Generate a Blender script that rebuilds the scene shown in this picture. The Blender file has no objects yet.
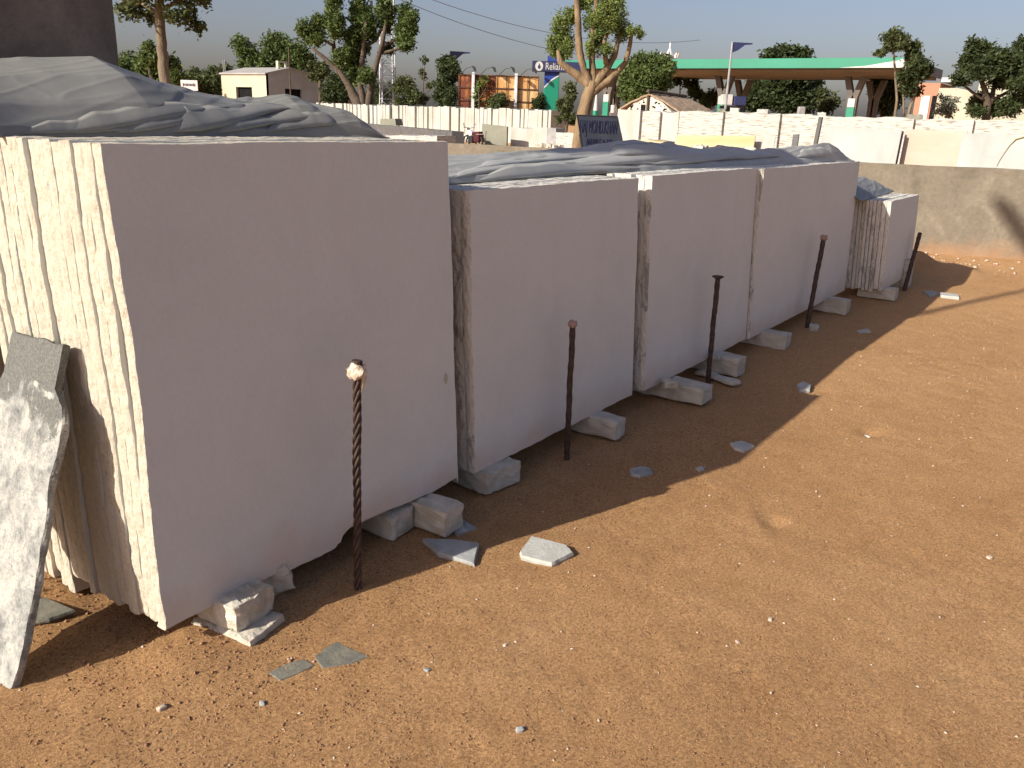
import bpy, bmesh, math, random
import numpy as np
from mathutils import Vector, Matrix, noise

random.seed(7); rng = np.random.default_rng(7)
sc = bpy.context.scene
col = sc.collection

# ------------------------------------------------------------ camera
F_PX = 845.0; CX, CY = 512.0, 384.0; EYE = 1.62
def _n(v): return v / np.linalg.norm(v)
_a = _n(np.array([1140 - CX, 139 - CY, F_PX])); _b = _n(np.array([-836 - CX, 68 - CY, F_PX]))
_z = _n(np.cross(_a, _b)); _z = -_z if _z[1] > 0 else _z
_y = np.cross(_z, _a)
RW = np.array([_a, _y, _z])                       # world = RW @ (right, down, forward)
cam_d = bpy.data.cameras.new('camera'); cam = bpy.data.objects.new('camera', cam_d); col.objects.link(cam)
cam_d.sensor_width = 36; cam_d.lens = F_PX / 1024 * 36; cam_d.clip_start = 0.05; cam_d.clip_end = 6000
_m = Matrix(((RW[0, 0], -RW[0, 1], -RW[0, 2], 0), (RW[1, 0], -RW[1, 1], -RW[1, 2], 0), (RW[2, 0], -RW[2, 1], -RW[2, 2], EYE), (0, 0, 0, 1)))
cam.matrix_world = _m
sc.camera = cam

# ------------------------------------------------------------ light
SUN_EL, SUN_AZ = math.radians(28.3), math.radians(-17.5)     # AZ: direction the light travels on the ground
sun_d = bpy.data.lights.new('sun', 'SUN'); sun_d.energy = 4.8; sun_d.angle = math.radians(0.53); sun_d.color = (1.0, 0.93, 0.815)
sun = bpy.data.objects.new('sun', sun_d); col.objects.link(sun)
sdir = Vector((math.cos(SUN_AZ) * math.cos(SUN_EL), math.sin(SUN_AZ) * math.cos(SUN_EL), -math.sin(SUN_EL)))
sun.rotation_euler = sdir.to_track_quat('-Z', 'Y').to_euler(); sun.location = (0, 0, 30)
w = bpy.data.worlds.new('World'); sc.world = w; w.use_nodes = True
nt = w.node_tree; bg = nt.nodes['Background']; bg.inputs[1].default_value = 0.085
sky = nt.nodes.new('ShaderNodeTexSky'); sky.sky_type = 'NISHITA'; sky.sun_disc = False
sky.sun_elevation = SUN_EL; sky.sun_rotation = math.atan2(-sdir.x, -sdir.y)
sky.altitude = 200; sky.air_density = 1.0; sky.dust_density = 3.2; sky.ozone_density = 2.0
tint = nt.nodes.new('ShaderNodeMix'); tint.data_type = 'RGBA'; tint.blend_type = 'MULTIPLY'; tint.inputs[0].default_value = 1.0
tint.inputs[7].default_value = (1.01, 0.885, 0.935, 1)          # dusty, slightly violet dry-season air
nt.links.new(sky.outputs[0], tint.inputs[6]); nt.links.new(tint.outputs[2], bg.inputs[0])
sc.view_settings.view_transform = 'Standard'; sc.view_settings.look = 'None'
sc.view_settings.gamma = 1; sc.view_settings.use_curve_mapping = False
sc.view_settings.exposure = 0.6

# ------------------------------------------------------------ survey helpers: photo bearing -> real position
FH = _n(np.array([RW[0, 2], RW[1, 2], 0.0]))
def ray(u, v): return RW @ np.array([u - CX, v - CY, F_PX])
def gnd(u, v, z=0.0):
    d = ray(u, v); t = (z - EYE) / d[2]; return Vector((t * d[0], t * d[1], z))
def onY(u, v, y): d = ray(u, v); t = y / d[1]; return Vector((t * d[0], y, EYE + t * d[2]))
def onX(u, v, x): d = ray(u, v); t = x / d[0]; return Vector((x, t * d[1], EYE + t * d[2]))
def P(u, v, D): d = ray(u, v); t = D / float(d @ FH); return Vector((t * d[0], t * d[1], EYE + t * d[2]))
def foot(u, D, v=120): p = P(u, v, D); return Vector((p.x, p.y, 0))
FACE = math.atan2(FH[1], FH[0]) - math.pi / 2        # z rotation of something that faces the camera

# ------------------------------------------------------------ object helpers
def tag(o, label=None, cat=None, group=None, kind=None):
    if label: o['label'] = label
    if cat: o['category'] = cat
    if group: o['group'] = group
    if kind or label: o['kind'] = kind or 'thing'
    return o
def thing(name, label, cat, loc=(0, 0, 0), rz=0.0, group=None):
    o = bpy.data.objects.new(name, None); col.objects.link(o); o.empty_display_size = 0.2
    o.location = loc; o.rotation_euler = (0, 0, rz)
    return tag(o, label, cat, group)
def mesh_from(name, verts, faces, m, parent=None, smooth=False):
    me = bpy.data.meshes.new(name); me.from_pydata([tuple(v) for v in verts], [], faces); me.update()
    if smooth: me.polygons.foreach_set('use_smooth', [True] * len(me.polygons))
    me.materials.append(m); o = bpy.data.objects.new(name, me); col.objects.link(o)
    if parent: o.parent = parent
    return o
def quads_obj(name, V, m, parent=None):            # V: (n,4,3) array of loose quads
    n = len(V); me = bpy.data.meshes.new(name)
    me.vertices.add(n * 4); me.vertices.foreach_set('co', np.ascontiguousarray(V, dtype=np.float32).ravel())
    me.loops.add(n * 4); me.loops.foreach_set('vertex_index', np.arange(n * 4, dtype=np.int32))
    me.polygons.add(n); me.polygons.foreach_set('loop_start', np.arange(0, n * 4, 4, dtype=np.int32))
    me.polygons.foreach_set('loop_total', np.full(n, 4, dtype=np.int32)); me.update(calc_edges=True)
    me.materials.append(m); o = bpy.data.objects.new(name, me); col.objects.link(o)
    if parent: o.parent = parent
    return o
class MB:
    def __init__(s): s.v = []; s.f = []
    def add(s, vs, fs):
        n = len(s.v); s.v += [Vector(v) for v in vs]; s.f += [[i + n for i in f] for f in fs]; return s
    def box(s, a, b, bev=0.0):
        x0, y0, z0 = a; x1, y1, z1 = b
        bm = bmesh.new(); bmesh.ops.create_cube(bm, size=1.0)
        for v in bm.verts: v.co = Vector(((x0 + x1) / 2 + v.co.x * (x1 - x0), (y0 + y1) / 2 + v.co.y * (y1 - y0), (z0 + z1) / 2 + v.co.z * (z1 - z0)))
        if bev: bmesh.ops.bevel(bm, geom=bm.edges[:], offset=bev, segments=1, affect='EDGES')
        bm.verts.index_update(); s.add([v.co.copy() for v in bm.verts], [[v.index for v in f.verts] for f in bm.faces]); bm.free(); return s
    def tube(s, pts, rads, seg=8, cap=True):
        pts = [Vector(p) for p in pts]; n0 = len(s.v); rings = []
        up = None
        for i, p in enumerate(pts):
            d = (pts[min(i + 1, len(pts) - 1)] - pts[max(i - 1, 0)]).normalized()
            if up is None: up = d.orthogonal().normalized()
            up = (up - d * up.dot(d)).normalized(); sd = d.cross(up)
            r = rads[i] if hasattr(rads, '__len__') else rads
            rings.append([p + (up * math.cos(2 * math.pi * k / seg) + sd * math.sin(2 * math.pi * k / seg)) * r for k in range(seg)])
        vs = [v for r in rings for v in r]; fs = []
        for i in range(len(pts) - 1):
            for k in range(seg):
                fs.append([i * seg + k, i * seg + (k + 1) % seg, (i + 1) * seg + (k + 1) % seg, (i + 1) * seg + k])
        if cap: fs += [list(range(seg))[::-1], [(len(pts) - 1) * seg + k for k in range(seg)]]
        return s.add(vs, fs)
    def prism(s, poly, ext):                         # poly: 3-D points in one plane; ext: extrusion vector
        n = len(poly); poly = [Vector(p) for p in poly]; e = Vector(ext)
        vs = poly + [p + e for p in poly]
        return s.add(vs, [list(range(n))[::-1], [n + i for i in range(n)]] + [[i, (i + 1) % n, n + (i + 1) % n, n + i] for i in range(n)])
    def build(s, name, m, parent=None, smooth=False):
        o = mesh_from(name, s.v, s.f, m, parent, smooth)
        bm = bmesh.new(); bm.from_mesh(o.data); bmesh.ops.recalc_face_normals(bm, faces=bm.faces[:]); bm.to_mesh(o.data); bm.free()
        return o

# ------------------------------------------------------------ materials
def new_mat(name):
    m = bpy.data.materials.new(name); m.use_nodes = True; n = m.node_tree
    return m, n, n.nodes['Principled BSDF']
def pos(n): return n.nodes.new('ShaderNodeNewGeometry').outputs['Position']
def mapped(n, src, scale):
    mp = n.nodes.new('ShaderNodeMapping'); mp.inputs['Scale'].default_value = scale; n.links.new(src, mp.inputs[0]); return mp.outputs[0]
def nz(n, src, scale, detail=4, rough=0.55, dist=0.0):
    t = n.nodes.new('ShaderNodeTexNoise'); t.inputs['Scale'].default_value = scale; t.inputs['Detail'].default_value = detail
    t.inputs['Roughness'].default_value = rough; t.inputs['Distortion'].default_value = dist; n.links.new(src, t.inputs['Vector']); return t.outputs['Fac']
def ramp(n, fac, stops):
    r = n.nodes.new('ShaderNodeValToRGB'); e = r.color_ramp.elements
    while len(e) < len(stops): e.new(0.5)
    for q, (p, c) in zip(e, stops):
        q.position = p; q.color = (*c, 1) if hasattr(c, '__len__') else (c, c, c, 1)
    n.links.new(fac, r.inputs[0]); return r.outputs[0]
def mix(n, fac, a, b, mode='MIX'):
    x = n.nodes.new('ShaderNodeMix'); x.data_type = 'RGBA'; x.blend_type = mode
    for s, val in ((x.inputs[0], fac), (x.inputs[6], a), (x.inputs[7], b)):
        if isinstance(val, bpy.types.NodeSocket): n.links.new(val, s)
        elif hasattr(val, '__len__'): s.default_value = (*val, 1)
        else: s.default_value = val
    return x.outputs[2]
def bump(n, bs, h, strength, dist, prev=None):
    b = n.nodes.new('ShaderNodeBump'); b.inputs['Strength'].default_value = strength; b.inputs['Distance'].default_value = dist
    n.links.new(h, b.inputs['Height'])
    if prev is not None: n.links.new(prev, b.inputs['Normal'])
    n.links.new(b.outputs[0], bs.inputs['Normal']); return b.outputs[0]
def simple(name, c1, c2=None, scale=3.0, rough=0.8, bs=0.0, bscale=30.0, bdist=0.01, spec=None, metal=0.0, aniso=(1, 1, 1), detail=5, lo=0.35, hi=0.65):
    m, n, b = new_mat(name); c2 = c2 or tuple(x * 0.8 for x in c1)
    p = mapped(n, pos(n), aniso)
    n.links.new(ramp(n, nz(n, p, scale, detail, 0.6), [(lo, c1), (hi, c2)]), b.inputs['Base Color'])
    b.inputs['Roughness'].default_value = rough; b.inputs['Metallic'].default_value = metal
    if spec is not None: b.inputs['Specular IOR Level'].default_value = spec
    if bs: bump(n, b, nz(n, p, bscale, 6, 0.65), bs, bdist)
    return m

def dirt_mat():
    m, n, b = new_mat('red_dirt'); p = pos(n)
    big = nz(n, p, 0.55, 5, 0.6, 0.4); mid = nz(n, p, 4.5, 6, 0.65, 0.3); fine = nz(n, p, 95, 5, 0.75); grain = nz(n, p, 330, 3, 0.8)
    c = ramp(n, big, [(0.30, (0.46, 0.262, 0.118)), (0.52, (0.54, 0.318, 0.148)), (0.72, (0.58, 0.356, 0.176))])
    c = mix(n, 0.45, c, ramp(n, mid, [(0.30, (0.80, 0.76, 0.72)), (0.5, (1, 1, 1)), (0.72, (1.10, 1.12, 1.16))]), 'MULTIPLY')
    c = mix(n, 0.8, c, ramp(n, fine, [(0.36, (0.55, 0.50, 0.46)), (0.5, (1, 1, 1)), (0.64, (1.30, 1.30, 1.30))]), 'MULTIPLY')
    c = mix(n, 0.8, c, ramp(n, grain, [(0.38, (0.50, 0.46, 0.43)), (0.5, (1, 1, 1)), (0.62, (1.45, 1.45, 1.45))]), 'MULTIPLY')
    # pale marble dust speckles
    vo = n.nodes.new('ShaderNodeTexVoronoi'); vo.inputs['Scale'].default_value = 55; n.links.new(p, vo.inputs['Vector'])
    dots = ramp(n, vo.outputs['Distance'], [(0.10, 1.0), (0.18, 0.0)])
    sel = n.nodes.new('ShaderNodeSeparateColor'); n.links.new(vo.outputs['Color'], sel.inputs[0])
    pick = ramp(n, sel.outputs[0], [(0.93, 0.0), (0.94, 1.0)])
    sp = n.nodes.new('ShaderNodeMath'); sp.operation = 'MULTIPLY'; n.links.new(dots, sp.inputs[0]); n.links.new(pick, sp.inputs[1])
    c = mix(n, sp.outputs[0], c, (0.62, 0.52, 0.42))
    n.links.new(c, b.inputs['Base Color']); b.inputs['Roughness'].default_value = 0.95; b.inputs['Specular IOR Level'].default_value = 0.15
    q = bump(n, b, mid, 0.5, 0.03); q = bump(n, b, fine, 1.0, 0.0115, q); bump(n, b, grain, 1.0, 0.0042, q)
    return m
def slab_mat(name, c, stain=(0.50, 0.38, 0.24), amt=0.5, dark=0.0):
    """sawn faces are smooth, broken edges rough: told apart by a face attribute-free trick: two materials"""
    m, n, b = new_mat(name); p = pos(n)
    tall = mapped(n, p, (1, 1, 0.35))
    base = ramp(n, nz(n, p, 6, 6, 0.6), [(0.35, c), (0.7, tuple(x * 0.90 for x in c))])
    sp = ramp(n, nz(n, p, 75, 6, 0.8, 0.3), [(0.50, 0.0), (0.66, amt)])
    base = mix(n, sp, base, stain)
    st = ramp(n, nz(n, tall, 22, 6, 0.75), [(0.60, 0.0), (0.70, amt)])
    base = mix(n, st, base, stain)
    if dark:
        dk = ramp(n, nz(n, tall, 14, 5, 0.75, 0.6), [(0.53, 0.0), (0.60, dark)])
        base = mix(n, dk, base, (0.12, 0.11, 0.09))
    n.links.new(base, b.inputs['Base Color']); b.inputs['Roughness'].default_value = 0.85; b.inputs['Specular IOR Level'].default_value = 0.3
    q = bump(n, b, nz(n, mapped(n, p, (1, 1, .6)), 34, 7, 0.75), 0.9, 0.013); bump(n, b, nz(n, p, 170, 4, 0.7), 0.7, 0.003, q)
    return m
def sawn_mat():
    m, n, b = new_mat('sawn_marble'); p = pos(n)
    c = ramp(n, nz(n, p, 2.4, 7, 0.68, 0.7), [(0.32, (0.625, 0.650, 0.635)), (0.5, (0.605, 0.632, 0.615)), (0.68, (0.578, 0.608, 0.590))])
    c = mix(n, 0.30, c, ramp(n, nz(n, p, 70, 4, 0.7), [(0.3, (0.84, 0.82, 0.80)), (0.6, (1, 1, 1))]), 'MULTIPLY')
    streak = ramp(n, nz(n, mapped(n, p, (1, 1, 0.08)), 7, 4, 0.6), [(0.55, 0.0), (0.75, 0.22)])
    c = mix(n, streak, c, (0.54, 0.52, 0.49))
    sx = n.nodes.new('ShaderNodeSeparateXYZ'); n.links.new(p, sx.inputs[0])
    add = n.nodes.new('ShaderNodeMath'); add.operation = 'MULTIPLY_ADD'; n.links.new(nz(n, p, 5, 4, 0.6), add.inputs[0]); add.inputs[1].default_value = -0.25; n.links.new(sx.outputs[2], add.inputs[2])
    dirtf = ramp(n, add.outputs[0], [(0.0, 0.45), (0.13, 0.0)])      # soil splashed on the lowest hand's breadth
    c = mix(n, dirtf, c, (0.52, 0.36, 0.24))
    n.links.new(c, b.inputs['Base Color']); b.inputs['Roughness'].default_value = 0.62; b.inputs['Specular IOR Level'].default_value = 0.3
    bump(n, b, nz(n, p, 240, 3, 0.6), 0.25, 0.0012)
    return m
def grey_slab_mat():
    m, n, b = new_mat('patchy_grey_marble'); p = pos(n)
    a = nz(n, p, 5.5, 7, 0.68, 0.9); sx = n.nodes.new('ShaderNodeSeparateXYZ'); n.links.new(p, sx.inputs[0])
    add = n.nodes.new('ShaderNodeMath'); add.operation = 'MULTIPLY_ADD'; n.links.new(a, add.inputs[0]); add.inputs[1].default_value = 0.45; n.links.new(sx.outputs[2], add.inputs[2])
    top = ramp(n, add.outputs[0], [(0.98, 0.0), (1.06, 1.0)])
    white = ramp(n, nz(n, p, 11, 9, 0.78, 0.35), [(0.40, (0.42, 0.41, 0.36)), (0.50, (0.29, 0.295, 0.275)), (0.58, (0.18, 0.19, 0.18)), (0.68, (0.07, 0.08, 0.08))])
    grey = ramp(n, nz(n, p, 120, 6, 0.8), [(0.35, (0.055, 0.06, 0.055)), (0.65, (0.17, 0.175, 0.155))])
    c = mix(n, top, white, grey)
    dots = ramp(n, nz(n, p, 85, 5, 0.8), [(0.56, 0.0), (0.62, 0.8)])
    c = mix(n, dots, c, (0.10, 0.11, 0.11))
    n.links.new(c, b.inputs['Base Color']); b.inputs['Roughness'].default_value = 0.75
    q = bump(n, b, nz(n, p, 20, 6, 0.7), 0.7, 0.012); bump(n, b, nz(n, p, 130, 4, 0.7), 0.5, 0.003, q)
    return m
def tarp_mat(name='grey_tarpaulin', g=1.0):
    m, n, b = new_mat(name); p = pos(n)
    c = ramp(n, nz(n, p, 2.2, 6, 0.65, 0.6), [(q_, tuple(v_ * g for v_ in c_)) for q_, c_ in ((0.30, (0.178, 0.180, 0.170)), (0.55, (0.200, 0.202, 0.190)), (0.75, (0.228, 0.229, 0.214)))])
    dust = ramp(n, nz(n, p, 9, 7, 0.7), [(0.50, 0.0), (0.72, 0.35)])
    c = mix(n, dust, c, (0.28, 0.26, 0.23)); n.links.new(c, b.inputs['Base Color'])
    b.inputs['Roughness'].default_value = 0.5; b.inputs['Specular IOR Level'].default_value = 0.25
    bump(n, b, nz(n, p, 260, 2, 0.5), 0.25, 0.001)
    return m
def plaster_mat(name, base, streaky=True):
    m, n, b = new_mat(name); p = pos(n)
    c = ramp(n, nz(n, p, 1.9, 8, 0.66, 0.8), [(0.36, tuple(x * 0.78 for x in base)), (0.46, tuple(x * 0.96 for x in base)), (0.54, base), (0.66, tuple(min(1, x * 1.22) for x in base))])
    c = mix(n, 0.8, c, ramp(n, nz(n, p, 18, 6, 0.7), [(0.30, (0.80, 0.79, 0.77)), (0.6, (1.05, 1.05, 1.05))]), 'MULTIPLY')
    cr = ramp(n, nz(n, mapped(n, p, (1, 1, 2.4)), 2.1, 3, 0.6, 2.2), [(0.494, 0.0), (0.50, 0.55), (0.506, 0.0)])
    c = mix(n, cr, c, tuple(x * 0.5 for x in base))
    if streaky:
        sx = n.nodes.new('ShaderNodeSeparateXYZ'); n.links.new(p, sx.inputs[0])
        ad = n.nodes.new('ShaderNodeMath'); ad.operation = 'MULTIPLY_ADD'; n.links.new(nz(n, p, 3.5, 5, 0.7), ad.inputs[0]); ad.inputs[1].default_value = 0.5; n.links.new(sx.outputs[2], ad.inputs[2])
        c = mix(n, ramp(n, ad.outputs[0], [(0.86 + 0.36, 0.0), (0.97 + 0.40, 0.6)]), c, tuple(x * 0.60 for x in base))   # weathering along the top
        c = mix(n, ramp(n, ad.outputs[0], [(0.22, 0.6), (0.52, 0.0)]), c, (0.40, 0.22, 0.11))                           # red dust splashed at the foot
    n.links.new(c, b.inputs['Base Color']); b.inputs['Roughness'].default_value = 0.92; b.inputs['Specular IOR Level'].default_value = 0.2
    q = bump(n, b, nz(n, p, 7, 5, 0.6), 0.5, 0.02); bump(n, b, nz(n, p, 90, 5, 0.7), 0.5, 0.003, q)
    return m
def layered_mat(name, c1, c2, gap, zs=16.0):
    """dry-laid marble sheets: thin dark joints between irregular courses"""
    m, n, b = new_mat(name); p = pos(n)
    wv = n.nodes.new('ShaderNodeTexNoise'); wv.inputs['Scale'].default_value = 1.0; wv.inputs['Detail'].default_value = 6
    n.links.new(mapped(n, p, (3.4, 3.4, zs)), wv.inputs['Vector'])
    c = ramp(n, wv.outputs['Fac'], [(0.36, gap), (0.42, c2), (0.52, c1), (0.75, c1)])
    c = mix(n, ramp(n, nz(n, mapped(n, p, (5, 5, 9)), 2.5, 6, 0.7), [(0.56, 0.0), (0.66, 0.5)]), c, c2)
    n.links.new(c, b.inputs['Base Color']); b.inputs['Roughness'].default_value = 0.85
    bump(n, b, wv.outputs['Fac'], 0.9, 0.05)
    return m
def leaf_mat(name, c1, c2):
    m, n, b = new_mat(name); p = pos(n)
    oi = n.nodes.new('ShaderNodeNewGeometry')
    c = mix(n, 0.5, ramp(n, nz(n, p, 0.9, 4, 0.6), [(0.35, c1), (0.65, c2)]), ramp(n, oi.outputs['Random Per Island'], [(0.0, c1), (1.0, c2)]))
    n.links.new(c, b.inputs['Base Color']); b.inputs['Roughness'].default_value = 0.6; b.inputs['Specular IOR Level'].default_value = 0.3
    tr = n.nodes.new('ShaderNodeBsdfTranslucent'); n.links.new(c, tr.inputs[0]); mx = n.nodes.new('ShaderNodeMixShader'); mx.inputs[0].default_value = 0.3
    n.links.new(b.outputs[0], mx.inputs[1]); n.links.new(tr.outputs[0], mx.inputs[2]); n.links.new(mx.outputs[0], n.nodes['Material Output'].inputs[0])
    return m
def rust_sheet_mat(name, c1, c2, c3):
    m, n, b = new_mat(name); p = pos(n)
    f = nz(n, mapped(n, p, (1, 1, 0.4)), 1.7, 7, 0.75, 0.5)
    n.links.new(ramp(n, f, [(0.30, c1), (0.47, c2), (0.62, c3)]), b.inputs['Base Color']); b.inputs['Roughness'].default_value = 0.85
    bump(n, b, nz(n, p, 8, 5, 0.6), 0.4, 0.02); return m

DIRT = dirt_mat()
SAWN = sawn_mat()
EDGE = slab_mat('broken_marble_edge', (0.59, 0.545, 0.44), (0.36, 0.28, 0.18), 0.65)
EDGE_D = slab_mat('weathered_marble_edge', (0.72, 0.69, 0.61), (0.42, 0.37, 0.28), 0.5, 0.55)
BLOCK = simple('hewn_marble_block', (0.58, 0.54, 0.45), (0.42, 0.37, 0.28), 9, 0.9, 0.7, 60, 0.008)
BLOCKG = simple('dusty_grey_marble_block', (0.54, 0.51, 0.44), (0.42, 0.385, 0.31), 9, 0.9, 0.6, 60, 0.006)
CHIP = simple('grey_marble_offcut', (0.36, 0.37, 0.36), (0.24, 0.25, 0.24), 14, 0.8, 0.6, 60, 0.006)
CHIPW = simple('white_marble_offcut', (0.46, 0.46, 0.43), (0.37, 0.37, 0.33), 14, 0.8, 0.6, 60, 0.006)
CHIPB = simple('brown_stained_offcut', (0.20, 0.19, 0.145), (0.12, 0.12, 0.10), 22, 0.85, 0.6, 60, 0.006)
GREY = grey_slab_mat()
TARP = tarp_mat(); TARPL = tarp_mat('sunlit_tarpaulin', 1.75)  # second is a lighter copy: sun on the long sheet put into its colour
PLASTER = plaster_mat('sandy_plaster', (0.200, 0.176, 0.134))
CEMENT = plaster_mat('brown_cement', (0.200, 0.172, 0.142), False)
IRON = simple('rusted_iron', (0.036, 0.022, 0.017), (0.085, 0.052, 0.038), 40, 0.65, 0.6, 180, 0.003, metal=0.3)
CLOTH = simple('plaster_smeared_cap', (0.70, 0.62, 0.52), (0.42, 0.30, 0.20), 45, 0.9, 0.9, 90, 0.006)
PINKCAP = simple('pinkish_cloth', (0.42, 0.28, 0.24), (0.26, 0.17, 0.14), 60, 0.9, 0.9, 90, 0.006)
WHITE = simple('white_paint', (0.54, 0.53, 0.50), (0.45, 0.44, 0.40), 2, 0.7)
CREAM = simple('cream_wall_paint', (0.47, 0.45, 0.34), (0.42, 0.39, 0.29), 0.8, 0.85)
CREAMW = simple('pale_grey_wall', (0.40, 0.42, 0.41), (0.33, 0.35, 0.34), 0.8, 0.85)  # bluish grey, greyer than the cream wall colour
BACKSLAB = simple('far_marble_white', (0.47, 0.465, 0.42), (0.37, 0.355, 0.31), 1.6, 0.85, 0.6, 8, 0.03, aniso=(1, 1, 0.5))
PILE = layered_mat('dry_laid_marble_sheets', (0.47, 0.465, 0.425), (0.40, 0.39, 0.35), (0.25, 0.235, 0.21), 27.0)
PILEV = simple('upright_sheet_marble', (0.47, 0.465, 0.425), (0.37, 0.355, 0.315), 2.2, 0.85, 0.6, 12, 0.02, aniso=(1, 1, 0.2))
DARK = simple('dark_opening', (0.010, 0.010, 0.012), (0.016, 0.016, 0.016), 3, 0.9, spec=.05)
BARK = simple('pale_brown_bark', (0.23, 0.18, 0.12), (0.12, 0.092, 0.062), 5, 0.9, 0.9, 22, 0.03, aniso=(1, 1, 0.3))
BARKD = simple('dark_bark', (0.11, 0.080, 0.055), (0.065, 0.048, 0.035), 5, 0.9, 0.9, 22, 0.03)
BARKY = simple('yellow_brown_bark', (0.25, 0.175, 0.095), (0.12, 0.082, 0.048), 4, 0.9, 0.9, 14, 0.04, aniso=(1, 1, 0.3))
LEAF = leaf_mat('deep_green_leaves', (0.050, 0.085, 0.020), (0.125, 0.165, 0.045))
LEAFD = leaf_mat('dark_green_leaves', (0.026, 0.042, 0.015), (0.070, 0.092, 0.030))
LEAFL = leaf_mat('light_green_leaves', (0.10, 0.15, 0.036), (0.20, 0.25, 0.07))
LEAFO = leaf_mat('olive_leaves', (0.050, 0.066, 0.022), (0.115, 0.135, 0.048))
TEAL = simple('sea_green_paint', (0.006, 0.215, 0.13), (0.005, 0.19, 0.112), 0.3, 0.45)
SOFFIT = simple('brown_soffit', (0.27, 0.215, 0.18), (0.20, 0.16, 0.14), 0.5, 0.8)
COLUMN = simple('grey_brown_column', (0.13, 0.115, 0.10), (0.09, 0.08, 0.072), 1.0, 0.8)
NAVY = simple('navy_board', (0.022, 0.030, 0.095), (0.018, 0.024, 0.075), 2, 0.5)
SLATE = simple('slate_blue_board', (0.026, 0.034, 0.050), (0.018, 0.023, 0.036), 6, 0.6)
INK = simple('dark_blue_lettering', (0.004, 0.005, 0.045), (0.003, 0.004, 0.035), 6, 0.6)
BLUE = simple('royal_blue_paint', (0.015, 0.045, 0.28), (0.012, 0.04, 0.22), 1, 0.5)
RUSTD = rust_sheet_mat('dark_rust_sheet', (0.055, 0.018, 0.012), (0.16, 0.045, 0.018), (0.42, 0.17, 0.05))
RUSTO = rust_sheet_mat('orange_rust_sheet', (0.30, 0.10, 0.03), (0.52, 0.27, 0.09), (0.62, 0.47, 0.26))
RUSTBAR = simple('dark_rust_bar', (0.10, 0.04, 0.02), (0.05, 0.02, 0.015), 4, 0.8)
STEEL = simple('grey_steel', (0.33, 0.33, 0.33), (0.22, 0.22, 0.22), 3, 0.5)
DSTEEL = simple('dark_grey_steel', (0.12, 0.12, 0.12), (0.08, 0.08, 0.08), 3, 0.6)
LATTICE = simple('galvanised_white_steel', (0.62, 0.64, 0.66), (0.5, 0.52, 0.54), 3, 0.5)
THATCH = simple('dry_thatch', (0.42, 0.31, 0.21), (0.28, 0.20, 0.13), 5, 0.95, 0.9, 14, 0.06, aniso=(1, 3, 1))
TERRA = simple('salmon_wall_paint', (0.42, 0.19, 0.12), (0.36, 0.165, 0.10), 0.5, 0.85)
YSLAB = simple('yellow_sandstone', (0.43, 0.33, 0.155), (0.45, 0.39, 0.27), 1.2, 0.8, aniso=(1, 0.5, 3))
PEACH = simple('peach_marble', (0.43, 0.33, 0.255), (0.41, 0.375, 0.31), 1.6, 0.8, aniso=(1, 0.6, 2))
PALEG = simple('pale_grey_marble', (0.40, 0.415, 0.39), (0.28, 0.30, 0.285), 1.4, 0.7, aniso=(1, 1, 0.6), detail=7)
GREENG = simple('greenish_grey_stone', (0.22, 0.22, 0.17), (0.17, 0.17, 0.13), 1.0, 0.8)
RED = simple('maroon_seat_cover', (0.10, 0.012, 0.018), (0.06, 0.010, 0.012), 5, 0.6)
BLACK = simple('black_rubber', (0.015, 0.015, 0.016), (0.025, 0.025, 0.026), 5, 0.7)

# ------------------------------------------------------------ ground: one sheet to the horizon
def axis(lo, hi, d0, d1, fine):
    a = list(np.arange(d0, d1, fine)); s = fine; v = d1
    while v < hi: a.append(v); s *= 1.28; v += s
    a.append(hi); s = fine; v = d0; pre = []
    while v > lo: s *= 1.28; v -= s; pre.append(max(v, lo))
    return np.array(pre[::-1] + a)
def vnoise(x, y, seed):
    xi = np.floor(x).astype(int); yi = np.floor(y).astype(int); fx = x - xi; fy = y - yi
    fx = fx * fx * (3 - 2 * fx); fy = fy * fy * (3 - 2 * fy)
    h = lambda a, b: (np.sin(a * 127.1 + b * 311.7 + seed * 74.7) * 43758.5453) % 1.0
    return (h(xi, yi) * (1 - fx) + h(xi + 1, yi) * fx) * (1 - fy) + (h(xi, yi + 1) * (1 - fx) + h(xi + 1, yi + 1) * fx) * fy
MOUNDS = [  # x, y, rx, ry, height
    (1.13, 2.95, .22, .30, .085), (1.55, 2.20, .30, .20, .03), (1.27, 2.05, .16, .12, .022), (11.15, 1.90, .27, .22, .22), (11.45, 1.50, .34, .26, .07), (12.8, 1.2, .5, .8, .03), (11.5, 1.75, .7, .6, .05)]
pit1, pit2, pit3 = gnd(775, 519), gnd(870, 432), gnd(540, 740)
MOUNDS += [(pit1.x, pit1.y, .055, .04, -.030), (pit1.x - .02, pit1.y + .09, .09, .04, .012), (pit2.x, pit2.y, .06, .05, -.035), (pit2.x + .02, pit2.y + .08, .1, .05, .014)]
for _ in range(46):
    u, v = random.uniform(20, 1020), random.uniform(430, 765); q = gnd(u, v)
    MOUNDS.append((q.x, q.y, random.uniform(.03, .11), random.uniform(.02, .07), random.uniform(-.006, .006)))
def H(x, y):
    x = np.asarray(x, float); y = np.asarray(y, float)
    h = (vnoise(x * .6, y * .6, 1) - .5) * .04 + (vnoise(x * 2.3, y * 2.3, 2) - .5) * .007 + (vnoise(x * 7, y * 7, 3) - .5) * .004 + (vnoise(x * 19, y * 19, 4) - .5) * .004
    h = h * np.exp(-np.maximum(0, np.hypot(x - 5, y) - 14) / 30)
    for (mx, my, rx, ry, hh) in MOUNDS: h = h + hh * np.exp(-((x - mx) / rx) ** 2 - ((y - my) / ry) ** 2)
    return h
def h1(x, y): return float(H(np.array([x]), np.array([y]))[0])
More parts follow.
